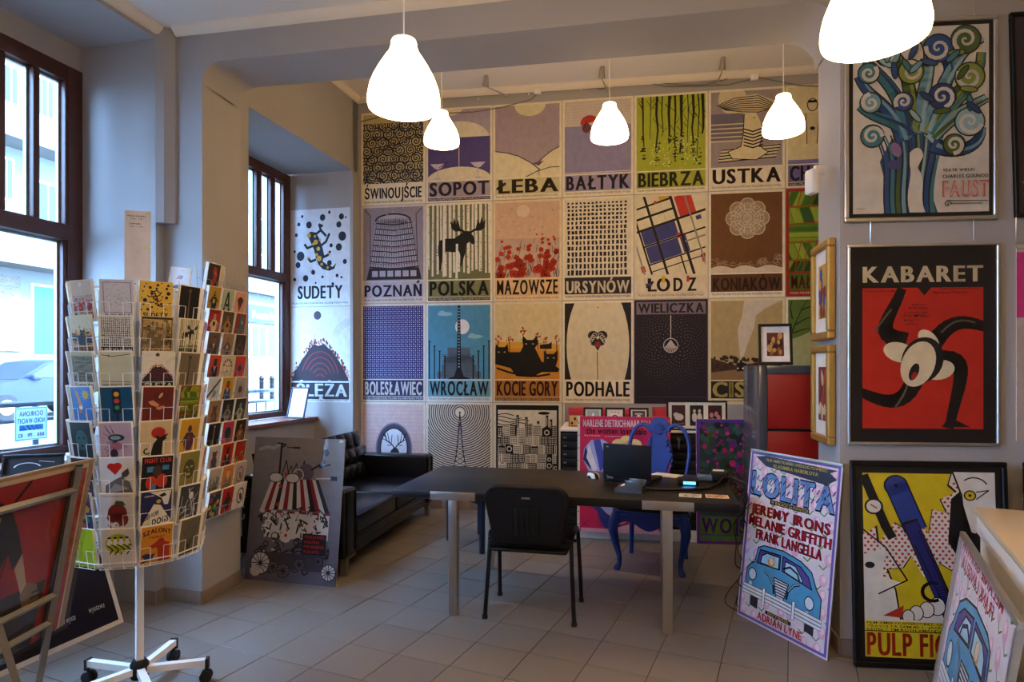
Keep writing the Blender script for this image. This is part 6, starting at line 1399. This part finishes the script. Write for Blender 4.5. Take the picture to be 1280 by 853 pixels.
for z, rr_ in ((.655, .262), (.80, .215), (1.25, .215), (1.86, .215), (.668, .278)):
    m = MB(); m.tube([(rr_*cos(R(-61.4+32.727*k)), rr_*sin(R(-61.4+32.727*k)), z) for k in range(11)], .0028, 5, closed=True); m.obj('hoop', 'wire', sp)
m = MB()
for z in (.80, 1.86):
    for k in range(11): m.tube([(0, 0, z), (.215*cos(R(-61.4+32.727*k)), .215*sin(R(-61.4+32.727*k)), z)], .0025, 4)
m.obj('spoke_wires', 'wire', sp)
# white display panels inside the spinner
m = MB()
for k in range(4): T = Matrix.Rotation(R(PH+22.5+45*k), 4, 'Z'); m.box(-.17, -.001, .67, .17, .001, 1.85, T)
m.obj('inner_panel', 'white', sp, smooth=0)
CB, CC, CA, CD, CE, CF = [-77.8+32.727*q for q in (0, 1, -1, 2, -2, 3)]
K_ = cardcv
rows = [
 [('mazowsze', 'postcard of red poppies on grey pink, far left of the top row of the spinner'), ('map_white', 'white postcard with pale map titled POLSKA in the top row of the spinner'), ('sudety_c', 'yellow salamander postcard titled SUDETY in the top row of the spinner'), (K_('#17151c', 'line', '#6a5a4a', '#3a3030'), 'black postcard with a faint hanging lamp in the top row of the spinner')],
 [('kocie', 'postcard of black cats, left column second row of the spinner'), ('ursynow', 'postcard of black windows titled URSYNÓW on the spinner'), ('katowice', 'tan city postcard titled KATOWICE on the spinner'), ('polska', 'moose and birches postcard at the right of the second row of the spinner')],
 [('swinoujscie', 'dark wave postcard, left column third row of the spinner'), (K_('#c9c29c', 'blank', '#3a3a34', '#a39c80'), 'almost blank cream landscape postcard on the spinner above the traffic light card'), ('sleza', 'layered hill postcard titled ŚLĘŻA on the spinner above the dark red card'), (K_('#6f6656', 'line', '#3a342c', '#544c40'), 'dull brown postcard with one upright line, right column of the spinner')],
 [(K_('#2f74b8', 'swim', '#d8b838', '#c9803c'), 'bright blue bathing postcard with yellow sun on the spinner'), (K_('#134a66', 'traffic'), 'teal postcard with a traffic light on the spinner'), (K_('#6a1c14', 'hands', '#c98a5a', '#d8a070'), 'dark red postcard with two hands on the spinner'), ('malopolska', 'red and green field postcard at the right of the fourth row of the spinner')],
 [(K_('#14282c', 'face', '#2a5a5c', '#101a1c'), 'dark postcard with a green face, left column of the spinner'), (K_('#b79aa0', 'crab', '#2a242c', '#7a9a9e'), 'pinkish postcard with a scratchy ink crab on the spinner'), (K_('#cdbb94', 'cat'), 'cream postcard of a black cat before a red sun on the spinner'), (K_('#c79a2e', 'figure', '#4a3458', '#7a4a3a'), 'yellow postcard with a purple figure, right column of the spinner')],
 [(K_('#1c2028', 'strokes', '#4a5a78', '#a8b0b8'), 'black and grey-blue postcard half hidden behind the red poster stand'), (K_('#d9d6cf', 'heart', '#c2281e'), 'white postcard with a red heart over a grey hand on the spinner'), (K_('#14121a', 'gloves', '#c83a24', '#3a8ac0'), 'black postcard titled FIGHT CLUB with red and blue shapes'), (K_('#8a8248', 'face', '#4a4a28', '#b8ae74'), 'olive portrait postcard, right column of the spinner')],
 [(K_('#242a58', 'colours', '#b8303a', '#2f9ab0'), 'many-coloured dark postcard beside the red poster stand'), (K_('#cfccc6', 'leaf', '#7a2420', '#3a5a34'), 'pale postcard with a dark red torn shape on the spinner'), (K_('#22265c', 'dogs', '#c8b828'), 'navy and white postcard titled RESERVOIR DOGS'), (K_('#3a3c48', 'strokes', '#b8bac0', '#d8d8d8'), 'black and white scribbled postcard, right column of the spinner')],
 [(K_('#b9c81e', 'notes', '#4a5010', edge='#c4d02a'), 'plain lime green postcard in the bottom row of the spinner'), (K_('#d6d1c8', 'limegroup', '#a8b41e'), 'white postcard with a lime disc and a group of men, bottom row of the spinner'), (K_('#cf8a28', 'szalony', '#a8321e', '#232c5a'), 'orange postcard titled SZALONY in the bottom row of the spinner'), (K_('#6a6048', 'plant', '#2a281e', '#4a4434'), 'brown postcard with dark leaves, right end of the bottom row of the spinner')]]
ART['sudety_c'] = lambda c: sudety(c, '#d3b552'); ART['katowice'] = lambda c: city(c, '#b8a274', '#2a2018', 'KATOWICE')
CARDL = Matrix.Rotation(.14, 4, 'X')
for row, rw in enumerate(rows):
    for a, (spec, lab) in zip((CA, CB, CC, CD), rw):
        card(slot(a+rnd.uniform(-.8, .8), row) @ CARDL @ Matrix.Translation((-CW/2+rnd.uniform(-.004, .004), -.016, .004)) @ Matrix.Rotation(rnd.uniform(-.02, .02), 4, 'Y'), lab, spec, 'postcards on the spinner')
    nm = ('top', 'second', 'third', 'fourth', 'fifth', 'sixth', 'seventh', 'bottom')[row]
    cols_ = (('#8a929c', 'pebble', '#4a5a6a'), ('#c9a24a', 'suit', '#2a2420'), ('#3a5a7a', 'fan', '#c9b48a'), ('#9a3a2a', 'bear', '#e0c9a0'))
    for a, off, sd in ((CE, 'turned to the window', 0), (CF, 'turned to the wall', 2)):
        q = cols_[(row+sd) % 4]
        card(slot(a, row) @ CARDL @ Matrix.Translation((-CW/2, -.018, .004)), 'stack of postcards seen from its white edge, %s row, %s' % (nm, off), K_(q[0], q[1], q[2]), 'postcards on the spinner', t=.014)
# price list standing on the spinner
pl = box1('price_card', 'white', -.055, 0, 0, .055, .003, .52, Mx=Matrix.Translation((-1.762, 2.955, 1.72)) @ Matrix.Rotation(.25, 4, 'Z'), smooth=0)
tag(pl, 'tall narrow white price card standing on top of the spinner', 'sign')
cv = Cv(16, 100); cv.rect(0, 0, 16, 100, '#d9cfc8').rect(0, 0, 16, 34, '#a68a68').text('Pocztówki', 2, 94.5, 13, 95.8, '#3a3438', 1).text('1 szt. - 3 zł', 4, 92, 11, 93.2, '#3a3438', 1).text('Zakładki', 3, 87.5, 10, 88.8, '#3a3438', 1).text('1 szt. - 2 zł', 3, 85, 11, 86.2, '#3a3438', 1).rect(13, 96, 16, 98, '#d8c890').rect(12, 65, 16, 67, '#d8c890'); cv.build('printed_side', pl, .11, .52, loc=(-.055, 0, 0))
q = Matrix.Translation((-1.675, 3.04, 1.86)) @ Matrix.Rotation(-.1, 4, 'Z') @ Matrix.Rotation(.12, 4, 'Y')
card(q @ Matrix.Rotation(-.1, 4, 'X'), 'white postcard of a bird on a grey pebble, standing loose above the spinner', K_('#dfe2e6', 'pebble', '#4a5260', '#c03030'), 'postcards on the spinner', t=.006, w=.11, h=.135)
card(Matrix.Translation((-1.80, 2.98, 1.80)) @ Matrix.Rotation(-.9, 4, 'Z') @ Matrix.Rotation(-.1, 4, 'X'), 'plain white card half hidden behind the tall price card', K_('#e6e8ea', 'notes', '#c8ccd0'), 'postcards on the spinner', t=.004, w=.09, h=.11)

# ---- wall rack on the pier ----
fa = atan2(.432, .057)       # direction of the pier face
R0 = Vector((-1.915, 3.875, 0))
RK = Matrix.Translation(R0) @ Matrix.Rotation(fa, 4, 'Z')         # x along the face, -y towards the room
wr = empty('wall_card_rack', Mx=RK, label='narrow wire card rack with three columns hung on the tan pier', cat='rack', group=None)
Z0 = 2.01
m = MB()
for x in (0, .147, .294, .441): m.tube([(x, .03, .50), (x, .03, 2.14)], .0025, 4)
m.obj('upright_wires', 'wire2', wr, smooth=0)
m = MB()
for k in range(12): z = Z0-.143*(k-1)-.115; m.tube([(-.035, .0, z+.02), (-.01, -.012, z), (.2, -.03, z), (.45, -.012, z), (.475, 0, z+.02)], .0022, 4)
m.obj('rail_wires', 'wire2', wr, smooth=0)
pk = MB(); w = .13; y0 = -.026
for s in (-1, 1): pk.tube([(s*w/2, .03, .08), (s*w/2, y0, .07), (s*.03, y0, .07), (s*.03, y0, 0)], .0016, 4)
pk.tube([(-w/2, y0, 0), (w/2, y0, 0)], .0016, 4); pk.tube([(-w/2, .03, 0), (-w/2, y0, 0)], .0016, 4); pk.tube([(w/2, .03, 0), (w/2, y0, 0)], .0016, 4); p0 = None
spec2 = [
 [(K_('#16131a', 'shape', '#a02824', '#d8503a'), 'black postcard with a red shape, alone at the top of the wall rack')],
 [(K_('#b8902e', 'figure', '#17151a', '#c8a84a'), 'mustard postcard with a black figure on the wall rack'), (K_('#a9b9a0', 'aform', '#1c2420', '#d8dccf'), 'pale green postcard with a black letter shape on the wall rack'), (K_('#d49a84', 'fan', '#1a1618', '#8a4a44'), 'pink postcard with a black fan on the wall rack')],
 [(K_('#a81e1c', 'figure', '#d9c9a0', '#1a1618', 'KABARET'), 'red postcard with cream bent figure on the wall rack'), (K_('#5a4632', 'figure', '#b8863a', '#2a1c14'), 'brown postcard with a golden figure on the wall rack'), (K_('#8a3a2c', 'shape', '#2f7a74', '#d0a04a'), 'rust postcard with a teal shape on the wall rack')],
 [(K_('#5e5048', 'suit', '#3a3030', '#8a4a3a'), 'grey-brown postcard with a dark standing man on the wall rack'), (K_('#9a7c62', 'figure', '#4a4a52', '#c99a6a'), 'tan postcard with a grey figure on the wall rack'), (K_('#33261f', 'figure', '#5e4636', '#241a16'), 'very dark brown postcard on the wall rack')],
 [(K_('#c2461e', 'suit', '#17151a', '#3a2018'), 'orange-red postcard of a man in black suit on the wall rack'), (K_('#cfc5a4', 'face', '#e0d6b8', '#8a2426', sd=1), 'cream postcard of a face crowned with red flowers on the wall rack'), (K_('#c0301e', 'burst', '#22306a', '#101434'), 'red postcard with a navy star on the wall rack')],
 [(K_('#d3d5d3', 'diag', '#25303c', '#8aa4b4'), 'white and blue diagonal postcard on the wall rack'), (K_('#d0a422', 'suit', '#2a4a8a', '#b8321e'), 'yellow postcard with blue block on the wall rack'), (K_('#a8a29c', 'burst', '#1f1c20', '#8a2a24'), 'grey postcard with a black spiky star on the wall rack')],
 [(K_('#a07c48', 'bear', '#5a3a22', '#7e5c38'), 'tan postcard with a brown bear on the wall rack'), (K_('#17171a', 'figure', '#8a8478', '#3a3834'), 'black postcard with a pale grey figure on the wall rack'), (K_('#1d241f', 'figure', '#a8b49c', '#4a6a4a'), 'dark green postcard with a light figure on the wall rack')],
 [(K_('#1c191c', 'line', '#c9c2b4', '#8a8478'), 'black postcard with one white upright line on the wall rack'), (K_('#c03a5c', 'face', '#1f4a44', '#101c1c'), 'pink postcard with a dark green head on the wall rack'), (K_('#1a1618', 'figure', '#a05a2e', '#c99a5a'), 'black postcard with an orange figure on the wall rack')],
 [(K_('#cbc6c0', 'bear', '#6a3826', '#2f4a5a'), 'white postcard with a brown squatting figure on the wall rack'), (K_('#b3251c', 'suit', '#3a1412', '#5a1a14'), 'red postcard with a dark red man on the wall rack'), (K_('#b82218', 'colours', '#d8b020', '#b82218', 'GIER', sd=3), 'red postcard with yellow lettering on the wall rack')],
 [(K_('#b5aea2', 'castle', '#4a423e', '#6a625c'), 'grey postcard with spiky castle towers on the wall rack'), (K_('#cf7a1e', 'suit', '#8a6a4a', '#d8b078'), 'bright orange postcard with a seated figure on the wall rack'), (K_('#b9a8a2', 'oval', '#7a5f5c', '#b9a8a2'), 'pale pinkish postcard with a thin outline drawing on the wall rack')],
 [(K_('#1d2a4a', 'colours', '#d8b020', '#c03028', 'TAKSÓWKA'), 'dark blue postcard with yellow and red print, bottom of the wall rack'), (K_('#b01e20', 'figure', '#17151a', '#2a1416'), 'crimson postcard with a black head, bottom of the wall rack'), (K_('#dcd6cc', 'oval', '#2c1e1e', '#d8d0c4'), 'white postcard with a dark oval ring, bottom of the wall rack')]]
for row, rw in enumerate(spec2):
    z = Z0-.143*(row-1)-.168
    for c_ in range(3):
        if p0 is None: o = p0 = pk.obj('wire_pocket', 'wire2', wr, smooth=0)
        else: o = p0.copy(); COL.objects.link(o)
        o.matrix_basis = Matrix.Translation((.0735+.147*c_, -.0, z-.003)) @ Matrix.Rotation(.16, 4, 'X')
    for c_, (sp_, lab) in enumerate(rw):
        card(RK @ Matrix.Translation((.0735+.147*c_+rnd.uniform(-.004, .004), -.018, z)) @ Matrix.Rotation(.17, 4, 'X') @ Matrix.Rotation(rnd.uniform(-.02, .02), 4, 'Y') @ Matrix.Translation((-CW/2, 0, 0)), lab, sp_, 'postcards on the wall rack', t=.02 if c_ == 0 else .010)
card(RK @ Matrix.Translation((.09, .002, 2.0)) @ Matrix.Rotation(.06, 4, 'X') @ Matrix.Rotation(.1, 4, 'Y'), 'cream card standing behind the black and red card at the top of the wall rack', K_('#d6c9ae', 'notes', '#8a7a60'), 'postcards on the wall rack', t=.004)

# ---- poster browser stand in the left foreground ----
# ladders cross like an X; the nearer one leans over towards the room and carries the red poster
ps = empty('poster_stand', (-1.77, 2.3, 0), label='grey steel X-frame poster stand at the left edge of the picture', cat='stand')
def lad(zt, xt, zb, xb, ys=(.16, -.75), mat_='steel'):
    at = lambda z: xb+(xt-xb)*(z-zb)/(zt-zb)
    for y in ys:
        m = MB(); m.tube([(at(zt), y, zt), (at(zb), y, zb)], .0155, 4); u = m.obj('upright', mat_, ps, smooth=0)
        m = MB(); m.tube([(at(zt), y, zt-.001), (at(zt), y, zt+.006)], .013, 8); m.obj('end_cap', 'rubber', u)
    return at
a1 = lad(1.115, .075, .0, -.135)
for z in (1.02, .61, .50): m = MB(); m.tube([(a1(z), .16, z), (a1(z), -.75, z)], .0135, 4); m.obj('crossbar', 'steel', ps, smooth=0)
a2 = lad(.95, -.14, .0, .16, (-.1, -.65))
for z in (.9, .25): m = MB(); m.tube([(a2(z), -.1, z), (a2(z), -.65, z)], .0135, 4); m.obj('crossbar', 'steel', ps, smooth=0)
# poster: origin at its lower near corner, x pointing away from the camera would mirror it, so x runs towards far end
up = Vector((a1(1.12)-a1(.45), 0, .67)).normalized(); along = Vector((0, 1, 0)); nrm = along.cross(up)
base_ = Vector((-1.77+a1(.44)-.024, 1.455, .44))
PM = Matrix(((along.x, -nrm.x, up.x, base_.x), (along.y, -nrm.y, up.y, base_.y), (along.z, -nrm.z, up.z, base_.z), (0, 0, 0, 1)))
rp = board('poster_board', 1.13, .70, .008, Mx=PM, m='cardboard'); tag(rp, 'red poster with dark bending figure in the steel stand', 'poster'); cv = C_(redman, 100, 66); cv.build('artwork', rp, 1.10, .685, 'print_gloss')
box1('film_sleeve', 'sleeve', -.01, -.0085, -.012, 1.145, -.0075, .70, rp, smooth=0)
rp2 = board('poster_board', 1.12, .68, .008, Mx=Matrix.Translation((-.035, -.03, -.005)) @ PM, m='card'); tag(rp2, 'pale poster board standing hidden directly behind the red poster', 'poster')

# ---- things on the window sills ----
def wood_frame(label, Mx, w, h, cvs, fm='black', fw=.02):
    return framed('framed_picture', label, 'picture', Mx, w, h, fw, .02, fm, cvs=cvs, group='small table frames')
c1 = Cv(50, 70); c1.rect(0, 0, 50, 70, '#c9d6e6').poly([(10, 5), (30, 5), (46, 60), (36, 66)], '#8fa6c4').line([(6, 10), (20, 60)], 2, '#5a6a86').rect(6, 6, 30, 12, '#3a4660')
wood_frame('tall glossy framed picture leaning on the left sill behind the spinner', pose(-2.60, 3.74, .956, -.62, .16), .20, .29, c1, 'black', .01)
c2 = Cv(50, 40); c2.rect(0, 0, 50, 40, '#24242a').arc(20, 14, 12, 1.6, '#d8d8d4', 20, 170).line([(30, 30), (44, 26)], 1, '#d8d8d4')
wood_frame('black framed picture on the left sill behind the poster stand', pose(-2.52, 3.10, .956, .30, .3), .26, .11, c2, 'black', .012)
tag(box1('paper_stack', 'white', 0, 0, 0, .30, .21, .018, Mx=Matrix.Translation((-2.66, 3.42, .956)) @ Matrix.Rotation(.9, 4, 'Z'), smooth=0), 'flat stack of white prints lying on the left sill', 'paper')
c3 = Cv(50, 70); c3.rect(0, 0, 50, 70, '#dfe6e4').line([(8, 20), (30, 60)], 2.4, '#a9c4c0').line([(14, 10), (42, 50)], 1.6, '#b9d0cc')
wood_frame('small framed picture with white print leaning on the sill beside the sofa', pose(-2.335, 6.52, .977, -.30, .30), .21, .33, c3, 'bluedk', .014)
